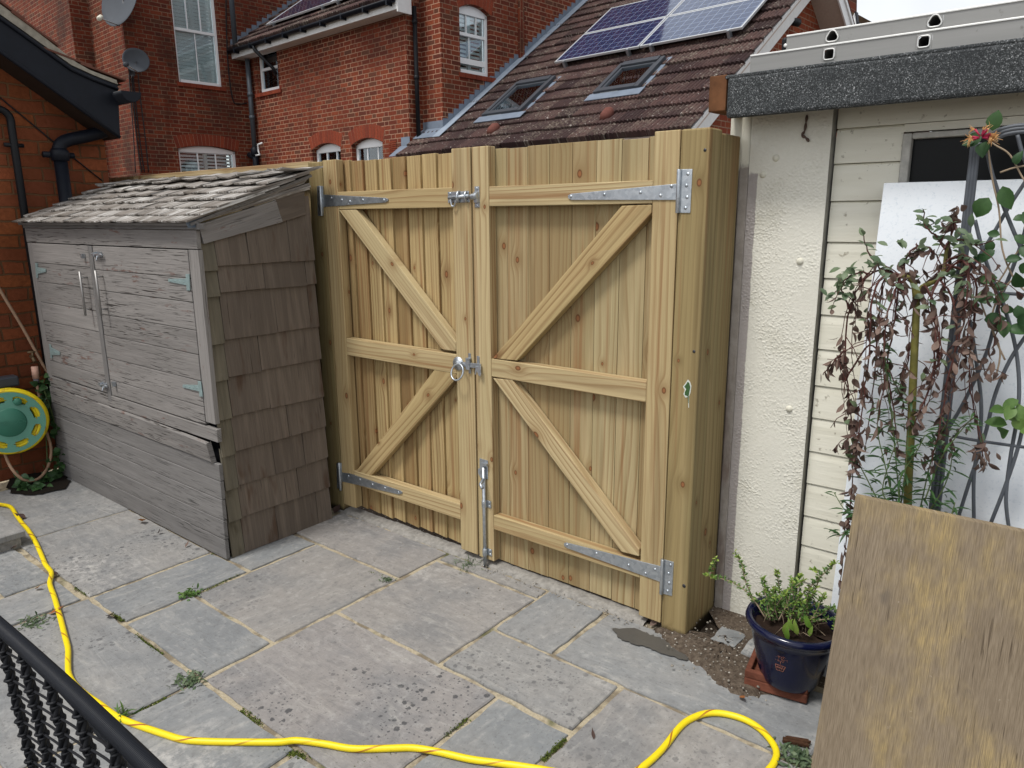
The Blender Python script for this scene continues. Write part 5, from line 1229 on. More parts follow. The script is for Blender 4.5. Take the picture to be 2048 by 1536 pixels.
# satellite dishes (each hangs on the wall: a thing of its own)
def dish(name, label, cx, cy, rpx, s_, look, arm, lnbm, asp=1.1):
    c = PL(cx, cy, hx, s_); rr = rpx/FPX*(c-CAM).dot(_f); D_ = thing(name, label, 'satellite dish', c)
    k = MB(); ax_ = V(look).normalized(); k.lathe(c, [(.0001, -.075), (rr*.3, -.068), (rr*.6, -.045), (rr*.85, -.018), (rr, .004), (rr+.008, .0), (rr*.85, -.028), (rr*.5, -.068), (.0001, -.088)], 36, ax_)
    o = k.build('reflector', DISHM, D_)
    k = MB(); e = HW(*hS(*arm, s_+.42)); N_ = UP-ax_*ax_.z; base = c-N_.normalized()*rr*.95-ax_*.03; k.tube([base, e], .011, 8); k.build('arm', simple('pale_arm', (.45, .45, .44), .5, .4, .3), D_)
    k = MB(); d_ = (c-e).normalized(); k.tube([e-d_*.05, e-d_*.04, e+d_*.05], [.03, .042, .038], 12); k.build('receiver', lnbm, D_)
    k = MB(); wallp = HW(sL, HC(c)[1]+.05, c.z-rr*.6); k.tube([c-ax_*.07, c-ax_*.07-UP*rr*.6, wallp], .018, 8); k.obox(wallp-UP*.09-hy*.05, hy*.10, UP*.18, hx*.012); k.build('mount', DKSTEEL, D_)
dish('satellite_dish', 'upper grey satellite dish cut off by the top edge, with a cream receiver', 239, -5, 57, sL+.40, hx*.22-hy*.90+UP*.24, (200, 36), simple('cream_lnb', (.62, .60, .50), .5))
dish('satellite_dish', 'lower grey satellite dish above the black gutter end', 272, 120, 24, sL+.38, hx*.95-hy*.32+UP*.28, (252, 129), DGREY)
for pts, lb in (([(258, 150), (262, 200), (267, 270), (271, 345)], 'leftmost black cable hanging from the lower dish'), ([(263, 150), (268, 210), (274, 280), (284, 345)], 'black cable sagging outwards beside the leftmost dish cable'), ([(266, 150), (272, 210), (281, 290), (289, 345)], 'black cable third from the left below the dish'), ([(276, 148), (281, 200), (290, 270), (297, 345)], 'rightmost black cable hanging from the lower dish')):
    b = MB(); b.tube(spline([HW(*hS(x_, y_, sL+.03)) for x_, y_ in pts], 5), .0105, 6); b.build('dish_cable', CABLE, **tg(lb, 'cable', 'cables below the satellite dishes'))

# solar panels
def panel(label, Rp, nrm_m, dd, s0_, s1_, t0_, t1_, group):
    c = math.cos(math.atan(nrm_m)); Wv_ = (hy+UP*nrm_m).normalized(); Nn_ = (-hy*nrm_m+UP).normalized(); O = HW(s0_, t0_, nrm_m*t0_+dd)+Nn_*.10; L = (t1_-t0_)/c; w_ = s1_-s0_
    Pn = thing('solar_panel', label, 'solar panel', O, group)
    k = MB(); g0 = .018
    vs = [O+hx*g0+Wv_*g0+Nn_*.030, O+hx*(w_-g0)+Wv_*g0+Nn_*.030, O+hx*(w_-g0)+Wv_*(L-g0)+Nn_*.030, O+hx*g0+Wv_*(L-g0)+Nn_*.030]
    k.add(vs, [(0, 1, 2, 3)], [V((.02, .02, 0)), V((w_-.02, .02, 0)), V((w_-.02, L-.02, 0)), V((.02, L-.02, 0))]); k.build('cells', SOLAR, Pn)
    k = MB()
    for a0, a1, b0, b1 in ((0, w_, 0, .025), (0, w_, L-.025, L), (0, .025, .025, L-.025), (w_-.025, w_, .025, L-.025)): k.obox(O+hx*a0+Wv_*b0, hx*(a1-a0), Wv_*(b1-b0), Nn_*.035)
    k.build('frame', PFRAME, Pn, .003)
    k = MB(); 
    for f in (.12, .88): k.obox(O+hx*(w_*f-.02)-Wv_*.035-Nn_*.09, hx*.04, Wv_*.07, Nn_*.12)
    k.build('clamp', ZINC, Pn)
q = RF(1113, 122, .12); qr = RF(1491, 48, .12); qm = RF(1167, 66, .12); e0, e1 = q[0], qr[0]; tb, tm = (q[1]+qr[1])/2, qm[1]; mid = (e0+e1)/2; dt = tm-tb
GP = 'solar panels on the tiled roof'
panel('dark blue lower left panel of the solar array', RF, m3, d_r, e0, mid-.01, tb, tm-.012, GP); panel('lower right solar panel of the array reflecting white cloud', RF, m3, d_r, mid+.01, e1, tb, tm-.012, GP)
panel('upper left solar panel of the array, half dark half cloud', RF, m3, d_r, e0+.0, mid-.01, tm+.006, tm+dt, GP); panel('upper right solar panel of the array cut off by the top edge', RF, m3, d_r, mid+.01, e1, tm+.006, tm+dt, GP)
q = R2(540, 48, .12); q2 = R2(640, 24, .12)
panel('left solar panel above the gutter of the brick wing', R2, sl2, d_r2, q[0], q2[0], q[1]-.02, q[1]+1.0, 'solar panels on the brick wing'); panel('right solar panel above the gutter of the brick wing', R2, sl2, d_r2, q2[0]+.02, q2[0]+1.67, q[1]-.02, q[1]+1.0, 'solar panels on the brick wing')
# security lamp on the gable
lc = HW(*hS(1574, 46, sG)); LM = thing('security_lamp', 'black security lamp on the brick gable above the ladder', 'lamp', lc)
b = MB(); b.lathe(lc, [(.0001, .03), (.055, .028), (.075, .0)], 14, hx); b.build('back_plate', BLACKP, LM); b = MB(); b.tube([lc+hx*.03, lc+hx*.10+UP*.0], .022, 10); b.tube([lc+hx*.09-hy*.02, lc+hx*.12+hy*.09], [.05, .055], 12); b.build('lamp_head', BLACKP, LM)
# distant house to the right
DH = thing('distant_house', 'distant tiled house with brick chimney beside the sky', 'house', HW(2, 24, 0))
def far(px, py, t=24.0): return PL(px, py, hy, t)
b = MB(); pp = [far(*q) for q in ((1683, 60), (1690, 22), (1697, 22), (1709, 25), (1694, 60))]; b.prism(pp, hy*3); b.build('roof', simple('mossy_far_tile', (.13, .085, .05), .9, .1, nz=.9, sc=3, dark=.4), DH)
b = MB(); pp = [far(*q, 23.7) for q in ((1672, 40), (1672, -60), (1697, -60), (1696, 22), (1686, 45))]; b.prism(pp, hy*.8); b.build('chimney', BRICKL, DH)
b = MB(); pp = [far(*q, 23.6) for q in ((1692, 58), (1709, 26), (1711, 30), (1698, 58))]; b.prism(pp, hy*.1); pp = [far(*q, 23.6) for q in ((1707, 30), (1710, 28), (1713, 56), (1708, 56))]; b.prism(pp, hy*.1); b.build('bargeboard', WHITE, DH)
b = MB(); pp = [far(*q, 23.5) for q in ((1709, 22), (1712, 23), (1714, 44), (1719, 45), (1719, 49), (1713, 49))]; b.prism(pp, hy*.2); b.build('gutter', BLACK, DH)
b = MB(); b.box((DH.location.x-.6, DH.location.y, 0), (DH.location.x+3, DH.location.y+4, 6)); b.build('wall', BRICKL, DH)

# ================================================================== BOARDS, TRELLIS, PLANTS (right)
b = MB(); pts = [V((.545, .085, 0)), V((1.30, .085, 0)), V((1.30, .225, 1.648)), V((.552, .225, 1.650))]; b.prism(pts, (0, .016, .002)); b.build('white_board', WBOARD, None, .002, **tg('speckled white board leaning against the cream garage', 'board'))
b = MB(); o = V((.666, -.44, 0.0)); e = Y(1711, 992, -.2); ux = e-o; b.obox(o, ux, V((1.15, 0, 0)), V((0, .012, .004)), .5)
n0 = len(b.v)
for i in range(n0): pass
b.build('plywood_sheet', PLY, None, .0015, **tg('weathered plywood sheet leaning in front of the willow', 'board'))
# pot behind the sheet that carries the willow
WP = thing('plant_pot', 'plain dark planter hidden behind the plywood, holding the willow', 'pot', (.82, -.02, 0))
b = MB(); b.lathe((.85, -.03, 0), [(.0001, 0), (.12, 0), (.16, .30), (.175, .30), (.175, .33), (.155, .33), (.15, .29), (.0001, .28)], 28); b.build('pot_body', GLAZE, WP)

# trellis of grey rods
TR = thing('trellis', 'grey wire trellis obelisk standing in front of the white board', 'trellis', (.85, .06, 0))
def rods(name, lines, r, y=.055):
    for ln in lines: k = MB(); k.tube(spline([Y(*q, y) for q in ln], 5), r, 8); k.build(name, ROD, TR)
base_x = Y(1862, 1010, .055).x
for dx in (0, .013, .026):
    rods('upright', [[(1853+dx*640, 1090), (1862+dx*640, 1010), (1905+dx*520, 640), (1937+dx*480, 360), (1946+dx*480, 285)]], .0055)
rods('arch', [[(1985, 276), (2010, 262), (2060, 256), (2140, 262)], [(1985, 269), (2010, 256), (2060, 250), (2140, 255)], [(1990, 283), (2010, 269), (2060, 263), (2140, 268)]], .0055)
rods('curved_rod', [[(1972, 290), (1985, 350), (2010, 420), (2035, 480), (2060, 530)], [(2060, 350), (2020, 410), (1985, 470), (1950, 525), (1925, 560)], [(1950, 440), (1965, 500), (1985, 560), (2010, 620), (2030, 690), (2038, 760), (2035, 830), (2020, 920), (2012, 1000), (2020, 1070)],
    [(2060, 660), (2020, 720), (1990, 790), (1970, 870), (1940, 960), (1915, 1040)], [(1940, 640), (1952, 720), (1962, 800), (1960, 870), (1948, 950), (1948, 1050)], [(2060, 420), (2045, 480), (2020, 550), (2000, 600), (1975, 700), (1930, 800), (1895, 860)], [(2060, 780), (2040, 880), (2015, 960), (1980, 1050)], [(2035, 270), (2050, 320), (2090, 400)]], .0050)
rods('cross_rod', [[(1905, 872), (1960, 882), (2060, 896)], [(1995, 586), (2060, 590)]], .0045)

# willow with withered leaves
WI = thing('weeping_willow', 'small weeping willow standard with brown withered leaves on drooping red twigs', 'tree', (.80, -.02, .28))
b = MB(); tp_ = [V((.80, -.02, .25)), Y(1815, 1010, -.01), Y(1822, 860, -.01), Y(1828, 720, -.005), Y(1832, 640, 0), Y(1834, 590, 0)]; b.tube(spline(tp_, 5), [.0125-.0035*i/25 for i in range(26)], 12)
b.tube(spline([Y(1833, 600, 0), Y(1845, 575, 0), Y(1872, 560, .0), Y(1888, 540, .0), Y(1893, 500, .0), Y(1903, 475, .0)], 4), [.0095-.0003*i for i in range(21)], 10)
b.tube(spline([Y(1832, 600, 0), Y(1828, 570, 0), Y(1818, 555, -.01), Y(1800, 552, -.01)], 4), [.009-.0003*i for i in range(13)], 10); b.build('trunk', STEMG, WI)
tw = MB(); LD, LG = MB(), MB()
paths = [[(1805, 556), (1775, 540), (1740, 548), (1705, 600), (1690, 690), (1695, 770), (1703, 840), (1706, 900), (1702, 1000), (1690, 1100), (1677, 1190)],
 [(1805, 556), (1770, 552), (1745, 600), (1738, 700), (1728, 790), (1716, 880), (1710, 930)], [(1808, 552), (1770, 558), (1757, 640), (1750, 740), (1742, 820), (1730, 890)],
 [(1810, 556), (1812, 515), (1840, 492), (1868, 505), (1885, 545), (1890, 600), (1882, 680)], [(1890, 545), (1860, 600), (1880, 700), (1855, 780), (1838, 860)], [(1895, 490), (1905, 470), (1912, 430), (1915, 412)],
 [(1880, 555), (1925, 520), (1935, 570), (1925, 650), (1900, 740), (1880, 850), (1862, 930)], [(1893, 530), (1950, 560), (1945, 660), (1938, 760), (1955, 850), (1968, 930)], [(1800, 556), (1788, 640), (1776, 740), (1790, 840), (1797, 900)],
 [(1895, 520), (1930, 515), (1975, 560), (2000, 620), (1985, 700)], [(1812, 560), (1790, 580), (1770, 660), (1768, 760), (1755, 850)], [(1836, 590), (1830, 640), (1815, 720), (1800, 800)], [(1850, 570), (1870, 620), (1868, 720), (1850, 800), (1830, 850)],
 [(1880, 560), (1905, 600), (1912, 690), (1890, 790), (1885, 880)], [(1805, 552), (1760, 535), (1735, 500), (1728, 470)], [(1740, 548), (1715, 545), (1690, 560), (1668, 590)], [(1890, 500), (1870, 470), (1850, 450), (1848, 420)],
 [(1902, 480), (1925, 480), (1955, 490), (1990, 480)], [(1690, 700), (1670, 720), (1645, 750)], [(1700, 620), (1683, 580), (1680, 560)], [(1690, 760), (1740, 690), (1775, 735), (1800, 790)]]
n_main = len(paths)
for k in list(range(14))+[0, 4, 6, 7, 9]:
    dx_, dy_ = R.uniform(-16, 16), R.uniform(-14, 10); paths.append([(x_+dx_*min(1, i/3)+R.gauss(0, 2.5), y_+dy_*min(1, i/2)) for i, (x_, y_) in enumerate(paths[k][:max(4, len(paths[k])-R.randrange(0, 4))])])
for kk, pth in enumerate(paths):
    k = kk if kk < n_main else (kk-n_main) % 14
    yo = [0, -.06, .03, .02, -.05, 0, -.07, .02, -.03, .03, -.08, .02, -.06, -.03, 0, -.02, .0, .0, -.04, 0, -.03][k]
    pts = [Y(*q, -.01+yo*min(1, i/2.0)) for i, q in enumerate(pth)]; sp = spline(pts, 5); sp = [p+rv(.0025) for p in sp]; n = len(sp)
    tw.tube(sp, [(.0031 if kk < n_main else .0017)*(1-.6*i/n) for i in range(n)], 7)
    for i in range(2, n, 1):
        droop = k < 14 or k == 18
        f = i/n
        if droop and f > .25 and R.random() < (.72 if f > .4 else .35)*(1 if kk < n_main else .45):
            p = sp[i]
            for _ in range(R.choice((1, 1, 2, 3))): LD.leaf(p+rv(.008), V((R.uniform(-.7, .7), R.uniform(-.7, .7), -1)), rv(), R.uniform(.022, .048), R.uniform(.008, .020), R.uniform(.2, .9), R.uniform(-.8, 1.2))
        if (f < .45 and R.random() < .10) or (not droop and R.random() < .75) or R.random() < .05:
            p = sp[i]; LG.leaf(p, V((R.uniform(-1, 1), R.uniform(-.9, .3), R.uniform(-.3, .9))), V((0, -.6, 1))+rv(.6), R.uniform(.024, .044), R.uniform(.012, .020), .25, .25)
    # short side twigs
    for i in range(4, n-3, 5):
        if R.random() < .6:
            d_ = V((R.uniform(-1, 1), R.uniform(-.6, .3), R.uniform(-.9, .15))).normalized(); q0 = sp[i]; L_ = R.uniform(.04, .13); q1 = q0+d_*L_*.6; q2 = q0+d_*L_+V((0, 0, -.02)); tw.tube([q0, q1, q2], [.0016, .0013, .0008], 5)
            for _ in range(R.choice((1, 2, 3))): LD.leaf(q2.lerp(q1, R.random()), V((R.uniform(-.8, .8), R.uniform(-.6, .4), -1)), rv(), R.uniform(.02, .045), R.uniform(.008, .018), R.uniform(.2, .9), R.uniform(-.6, 1.2))
for cx, cy, n_ in ((1745, 640, 16), (1710, 830, 12), (1705, 900, 10), (1795, 590, 10), (1820, 545, 10), (1815, 830, 10), (1885, 890, 10), (1960, 905, 14), (1930, 690, 14), (1970, 730, 12), (1760, 880, 8), (1690, 1040, 10), (1850, 610, 8), (1940, 620, 8), (1855, 900, 8), (1700, 990, 8)):
    for _ in range(n_):
        p = Y(cx+R.gauss(0, 11), cy+R.gauss(0, 20), R.uniform(-.08, .02)); LD.leaf(p, V((R.uniform(-.7, .7), R.uniform(-.5, .5), -1)), rv(), R.uniform(.022, .05), R.uniform(.010, .022), R.uniform(.2, .9), R.uniform(-.8, 1.2))
for cx, cy, n_ in ((1700, 575, 9), (1688, 545, 7), (1790, 575, 7), (1800, 500, 4), (1870, 450, 9), (1930, 480, 11), (1915, 555, 9), (1735, 610, 5), (1812, 585, 5), (1960, 590, 6), (1740, 525, 3), (1672, 600, 5)):
    for _ in range(n_):
        p = Y(cx+R.gauss(0, 12), cy+R.gauss(0, 12), R.uniform(-.06, .02)); LG.leaf(p, V((R.uniform(-1, 1), R.uniform(-.8, .2), R.uniform(-.5, .8))), V((0, -.7, .8))+rv(.6), R.uniform(.026, .045), R.uniform(.013, .021), .25, .25)
tw.build('branches', STEMR, WI); LD.build('withered_leaves', DEAD, WI); LG.build('green_leaves', LEAFGY, WI)

# narrow-leaved plant round the willow's foot
NP = thing('wallflower_plant', 'bushy narrow-leaved green plant around the foot of the willow', 'plant', (.74, .02, .3))
sm_, lf_ = MB(), MB()
def lance_stem(pts, y, n_, L, W):
    sp = spline([Y(*q, y) for q in pts], 6); sm_.tube(sp, [.0022*(1-.5*i/len(sp)) for i in range(len(sp))], 6)
    m = len(sp)
    for i in range(n_):
        f = (i+.5)/n_; p = sp[min(m-1, int(f*m))]; a = R.uniform(0, 2*PI); l_ = L*R.uniform(.6, 1.1)*(1-.35*max(0, f-.7)/.3)
        lf_.leaf(p, V((math.cos(a), math.sin(a)*.8-.15, R.uniform(-.15, .75))), V((0, -.3, 1)), l_, W, R.uniform(.15, .6), .2, None, (0, .8, 1, .7, 0))
for pts, y, n_ in (([(1800, 1020), (1790, 900), (1775, 760), (1768, 690)], -.05, 34), ([(1790, 1020), (1770, 930), (1755, 860), (1760, 800)], -.08, 30), ([(1760, 1010), (1735, 960), (1715, 920), (1700, 870)], -.06, 26), ([(1800, 1020), (1812, 930), (1818, 850), (1822, 800)], -.06, 36), ([(1840, 1020), (1860, 930), (1880, 870), (1900, 840)], -.05, 34),
    ([(1850, 1000), (1880, 920), (1915, 870), (1945, 835)], -.06, 40), ([(1860, 1020), (1885, 980), (1900, 940), (1905, 900)], -.04, 28), ([(1780, 1010), (1765, 980), (1780, 920), (1795, 880)], -.1, 30), ([(1800, 1020), (1800, 960), (1835, 900), (1850, 870)], -.1, 30), ([(1750, 1030), (1715, 1030), (1690, 1020), (1668, 985)], -.12, 22), ([(1720, 1060), (1700, 1060), (1685, 1070), (1660, 1060)], -.14, 16), ([(1900, 1040), (1906, 1020), (1910, 1005)], -.12, 10), ([(1790, 840), (1775, 790), (1770, 720), (1765, 640)], -.02, 22)):
    lance_stem(pts, y, n_, .062, .0075)
sm_.build('stems', STEMN, NP); lf_.build('leaves', LEAFD, NP)

# honeysuckle on the trellis
HN = thing('honeysuckle', 'honeysuckle climber with round green leaves and one pink flower head', 'climber', (.93, .05, .9))
vi, hl, hl2 = MB(), MB(), MB()
for pts in ([(1970, 275), (1990, 290), (2020, 310), (2048, 360), (2080, 400)], [(1975, 290), (1985, 360), (1998, 420), (2005, 500), (2030, 560), (2060, 590)], [(2060, 480), (2030, 510), (1990, 570), (1950, 560)], [(2060, 330), (2030, 335), (2000, 345)], [(2060, 570), (2025, 560), (1990, 610), (1985, 660), (2010, 720)], [(1990, 760), (2000, 700), (1975, 640), (1960, 600)]):
    vi.tube(spline([Y(*q, .035) for q in pts], 5), .0024, 6)
def oleaf(mb, px, py, L, y=.03, W=None, d=None, tint=None):
    p = Y(px, py, y); d = V(d) if d else V((R.uniform(-1, 1), R.uniform(-.5, .0), R.uniform(-.8, .6))); mb.leaf(p, d, V((0, -1, .35))+rv(.35), L, W or L*.62, R.uniform(.1, .55), R.uniform(.2, .6), tint, (0, .75, 1, .95, .6, 0))
for q in ((2000, 470), (1990, 500), (2010, 520), (2030, 470), (1975, 520), (1995, 555), (2020, 590), (1990, 600), (2000, 615), (2035, 610), (1985, 575), (2025, 440), (2045, 490), (2005, 640), (2040, 545), (1960, 610), (2015, 660), (1980, 480), (2035, 650), (2045, 575), (1968, 640), (1985, 660)): oleaf(hl, *q, R.uniform(.034, .056))
for q in ((2010, 820), (2025, 810), (2038, 800), (2045, 830), (2015, 850), (2000, 865), (2040, 860), (2048, 845), (2025, 835)): oleaf(hl2, *q, R.uniform(.045, .06))
oleaf(hl, 1978, 395, .062, .03, .048, (-.5, -.2, -1)); oleaf(hl, 2005, 372, .07, .03, .04, (.4, -.2, -1)); oleaf(hl, 1985, 262, .055, .03, .04, (.1, -.2, 1)); oleaf(hl, 2032, 330, .04, .03, .025, (.1, -.3, 1)); oleaf(hl, 2044, 425, .07, .03, .05, (.8, -.2, -.4)); oleaf(hl, 1965, 270, .05, .03, .036, (-.6, -.2, -.3)); oleaf(hl, 1952, 280, .035, .03, .02, (-1, -.2, -.3)); oleaf(hl, 1972, 283, .045, .03, .036, (-.1, -.3, -.9))
vi.build('vine', STEMB, HN); hl.build('leaves', LEAFD, HN); hl2.build('bright_leaves', LEAFG, HN)
fl_, fc = MB(), MB(); c0 = Y(1962, 275, .0)
for k in range(15):
    a = R.uniform(-.25, PI+.25); d_ = V((math.cos(a), R.uniform(-.6, .1), math.sin(a)*.55-.15)).normalized(); m = c0+d_*R.uniform(.018, .028); fl_.tube([c0+d_*.004, m], [.0018, .0030], 6, R.random())
    e = m+d_*.010+V((0, 0, -.004)); 
    for _ in range(3): fc.leaf(m, d_+rv(.6)+V((0, 0, -.25)), rv(), R.uniform(.014, .022), .006, .8, .1)
    if R.random() < .6: fc.tube([m, m+d_*.026+V((0, 0, -.008))], .0006, 4)
flo = fl_.build('flower', PINKF, HN); fc.build('petals', CREAMF, flo)

# blue glazed pot on a clay tile, with its shrub
pcx = Y(1575, 1250, -.06); PC = V((.475, -.055, .042)); lean = V((.03, 0, 1)).normalized()
TT = thing('clay_tile', 'mossy broken terracotta tray tile under the blue pot', 'tile', (.46, -.05, 0))
b = MB(); a_, c_ = Z(1487, 1375), Z(1613, 1412); ux = (c_-a_); ux.z = 0; uy = V((-ux.y, ux.x, 0)).normalized()*.20; un = ux.normalized(); vn = uy.normalized(); o0 = a_+V((0, 0, .004))
b.obox(o0, ux, uy, V((0, 0, .036))); b.build('tile_base', TERRA, TT, .005)
b = MB(); b.obox(o0+V((0, 0, .0355)), ux, vn*.018, V((0, 0, .028))); b.obox(o0+uy-vn*.018+V((0, 0, .0355)), ux, vn*.018, V((0, 0, .028))); b.obox(o0+V((0, 0, .0355))+vn*.019, un*.018, uy-vn*.038, V((0, 0, .028))); b.build('tile_rim', TERRA, TT, .004)
PT = thing('plant_pot', 'glazed dark blue pot with small tree emblem, standing on a clay tile', 'pot', PC)
top_r, bot_r, hh = .153, .092, .222
prof = [(.0001, 0), (bot_r-.004, 0), (bot_r, .006)]+[(bot_r+(top_r-.012-bot_r)*(k/8)**.9, .006+(hh-.03-.006)*k/8) for k in range(1, 9)]+[(top_r-.002, hh-.026), (top_r+.004, hh-.014), (top_r, hh-.002), (top_r-.012, hh), (top_r-.020, hh-.010), (top_r-.030, hh-.05)]
b = MB(); b.lathe(PC, prof, 48, lean); b.build('pot_body', GLAZE, PT)
b = MB(); sc_ = PC+lean*(hh-.045); b.grid(lambda i, j: sc_+V((math.cos(2*PI*i/24), math.sin(2*PI*i/24), 0))*((top_r-.024)*j/5)+V((0, 0, R.uniform(-.004, .010))), 25, 6); b.build('compost', COMPOST, PT)
# emblem: a little topiary tree in a tub, in bare clay lines
toc = (CAM-PC); toc.z = 0; toc = toc.normalized(); sd = V((-toc.y, toc.x, 0)); 
def on_pot(u, z):   # u metres sideways on the surface, z height
    r_ = bot_r+(top_r-.012-bot_r)*((z-.006)/(hh-.036))**.9; ang_ = u/r_; d_ = toc*math.cos(ang_)+sd*math.sin(ang_); return PC+lean*z+d_*(r_+.0012)
b = MB(); eu = -.030
for k in range(46):
    a = R.uniform(0, 2*PI); q = math.sqrt(R.random())*.021; u, z = eu+math.cos(a)*q, .137+math.sin(a)*q*.62
    p = on_pot(u, z); q2 = on_pot(u+R.uniform(-.003, .003), z+R.uniform(-.002, .002)); b.tube([p, q2+V((0, 0, .0004))], .0006, 4)
for ln in ([(0, .126), (0, .111)], [(-.016, .110), (.016, .110)], [(-.016, .110), (-.010, .088), (.010, .088), (.016, .110)], [(-.007, .107), (-.005, .091)], [(.0, .107), (.0, .091)], [(.007, .107), (.005, .091)], [(-.013, .1), (.013, .1)]):
    b.tube([on_pot(eu+u, z) for u, z in ln], .0008, 4)
b.build('emblem', TERRL, PT)
SB = thing('potted_shrub', 'small leafy shrub sprawling out of the blue glazed pot', 'shrub', PC+lean*(hh-.05))
sm2, l2, l3 = MB(), MB(), MB()
def bl(px, py, y): return Y(px, py, y)
stems = [([(1530, 1235), (1500, 1190), (1465, 1165), (1432, 1155), (1412, 1150)], -.06), ([(1505, 1195), (1490, 1160), (1484, 1130), (1470, 1106)], -.05), ([(1420, 1150), (1424, 1135), (1432, 1118)], -.06), ([(1555, 1240), (1545, 1200), (1530, 1175), (1524, 1155)], -.05), ([(1560, 1240), (1575, 1195), (1590, 1165), (1600, 1150)], -.03),
 ([(1580, 1240), (1600, 1195), (1630, 1165), (1655, 1140), (1672, 1125)], -.02), ([(1590, 1240), (1620, 1200), (1640, 1150), (1625, 1140)], .0), ([(1560, 1235), (1560, 1190), (1556, 1160), (1553, 1142)], .0), ([(1600, 1245), (1640, 1230), (1665, 1215), (1680, 1235)], -.06), ([(1600, 1250), (1640, 1240), (1668, 1240), (1672, 1260)], -.06), ([(1540, 1235), (1560, 1200), (1580, 1180), (1610, 1160)], -.08), ([(1540, 1240), (1535, 1210), (1550, 1195)], -.1), ([(1575, 1245), (1590, 1210), (1600, 1190)], -.1), ([(1595, 1240), (1625, 1210), (1650, 1195)], -.04)]
for _ in range(20):
    bx_, by_ = R.uniform(1535, 1625), R.uniform(1225, 1250); ex_, ey_ = bx_+R.uniform(-45, 45), by_-R.uniform(30, 80); stems.append(([(bx_, by_), ((bx_+ex_)/2+R.uniform(-8, 8), (by_+ey_)/2), (ex_, ey_)], R.uniform(-.12, .02)))
for pts, y in stems:
    sp = spline([bl(*q, y) for q in pts], 7); sm2.tube(sp, [.0026*(1-.6*i/len(sp)) for i in range(len(sp))], 6); m = len(sp)
    for i in range(max(2, m//5), m):
        for _ in range(5):
            d_ = V((R.uniform(-1, 1), R.uniform(-1, 1), R.uniform(-.1, .9))); tgt = l3 if (i > m*.8 or R.random() < .15) else l2; tgt.leaf(sp[i]+rv(.003), d_, rv()+V((0, -.3, 1)), R.uniform(.010, .018), R.uniform(.0045, .007), .2, .2)
for _ in range(26):   # bare dry twigs
    a = R.uniform(0, 2*PI); p = sc_+V((math.cos(a), math.sin(a), 0))*R.uniform(.02, .11); q = p+V((R.uniform(-.06, .06), R.uniform(-.06, .06), R.uniform(.01, .06))); sm2.tube([p, p.lerp(q, .5)+V((0, 0, .015)), q], .0011, 5)
for q, L, y in (((1567, 1268), .075, -.12), ((1575, 1280), .055, -.14), ((1595, 1270), .06, -.12), ((1622, 1258), .06, -.11), ((1605, 1245), .05, -.1), ((1618, 1272), .045, -.13), ((1586, 1262), .05, -.13)):
    p = bl(*q, y); l3.leaf(p, V((R.uniform(-.6, .5), -.3, .9)), V((0, -1, .5)), L, L*.32, .25, .3, R.random()*.6, (0, .8, 1, .85, .5, 0))
sm2.build('stems', STEMB, SB); l2.build('leaves', LEAFG, SB); l3.build('lime_tips', LEAFY, SB)

# bramble by the shed corner (left)
BR = thing('bramble_plant', 'dark green bramble growing between brick wall and shed', 'plant', (-3.85, -.76, 0))
sm3, l4 = MB(), MB()
for cx, cy, n_, x_ in ((95, 770, 22, -3.86), (85, 800, 20, -3.85), (60, 830, 9, -3.9), (40, 845, 6, -3.92), (105, 830, 16, -3.83), (118, 850, 10, -3.8), (120, 905, 12, -3.78), (110, 865, 10, -3.82), (122, 935, 10, -3.78), (95, 960, 14, -3.75), (60, 972, 16, -3.7), (75, 985, 10, -3.66), (105, 945, 12, -3.78), (45, 965, 10, -3.72), (100, 790, 12, -3.85)):
    for _ in range(n_):
        p = X(cx+R.gauss(0, 10), cy+R.gauss(0, 9), x_+R.uniform(-.04, .04)); 
        if p.z < .008: p.z = .012
        l4.leaf(p, V((R.uniform(.0, 1), R.uniform(-1, .6), R.uniform(-.6, .5))), V((.7, -.5, .7))+rv(.4), R.uniform(.035, .062), R.uniform(.028, .042), .3, .25, None, (0, .8, 1, .8, .4, 0))
for pts in ([(100, 980), (118, 900), (105, 830), (88, 780)], [(100, 980), (112, 940), (124, 905)], [(98, 978), (70, 975), (45, 965)], [(95, 980), (90, 860), (60, 830)]): sm3.tube(spline([X(*q, -3.82) for q in pts], 5), .004, 6)
sm3.build('stems', STEMN, BR); l4.build('leaves', LEAFD, BR)
b = MB(); pp = [Z(*q, .007) for q in ((20, 985), (60, 990), (100, 982), (140, 970), (128, 950), (90, 945), (20, 955))]; pp = [p+V((R.uniform(-.02, .02), R.uniform(-.02, .02), 0)) for p in spline(pp+[pp[0]], 5)[:-1]]; b.add(pp, [list(range(len(pp)))], pp); b.build('dark_soil', simple('damp_dark_soil', (.018, .015, .012), .95, .05, nz=.7, sc=90, dark=.4), kind='structure')

# ---- yellow hose on the paving
HP = [(-60, 1003), (-25, 1006), (0, 1009), (21, 1014), (33, 1031), (44, 1046), (57, 1061), (71, 1084), (82, 1108), (91, 1129), (103, 1146), (99.5, 1167), (108, 1192), (115, 1216), (122, 1241), (129, 1269), (136, 1297), (136, 1324), (138, 1349), (150, 1370), (174, 1391), (199, 1408), (227, 1429), (251, 1441), (286, 1454), (331, 1469), (366, 1479), (419, 1483), (488, 1484), (558, 1484), (593, 1481), (645, 1487), (698, 1496.5), (740, 1497.5), (781, 1496.5), (825, 1495.7), (873, 1503), (939, 1518), (1005, 1527), (1071, 1537), (1137, 1548), (1203, 1556), (1256, 1551), (1291, 1529.5), (1326, 1496.6), (1357, 1457), (1379, 1439), (1411, 1427), (1446, 1427), (1487, 1438), (1519, 1457), (1543, 1483), (1553, 1506), (1547, 1527), (1533, 1544), (1515, 1562), (1490, 1600)]
pts = []
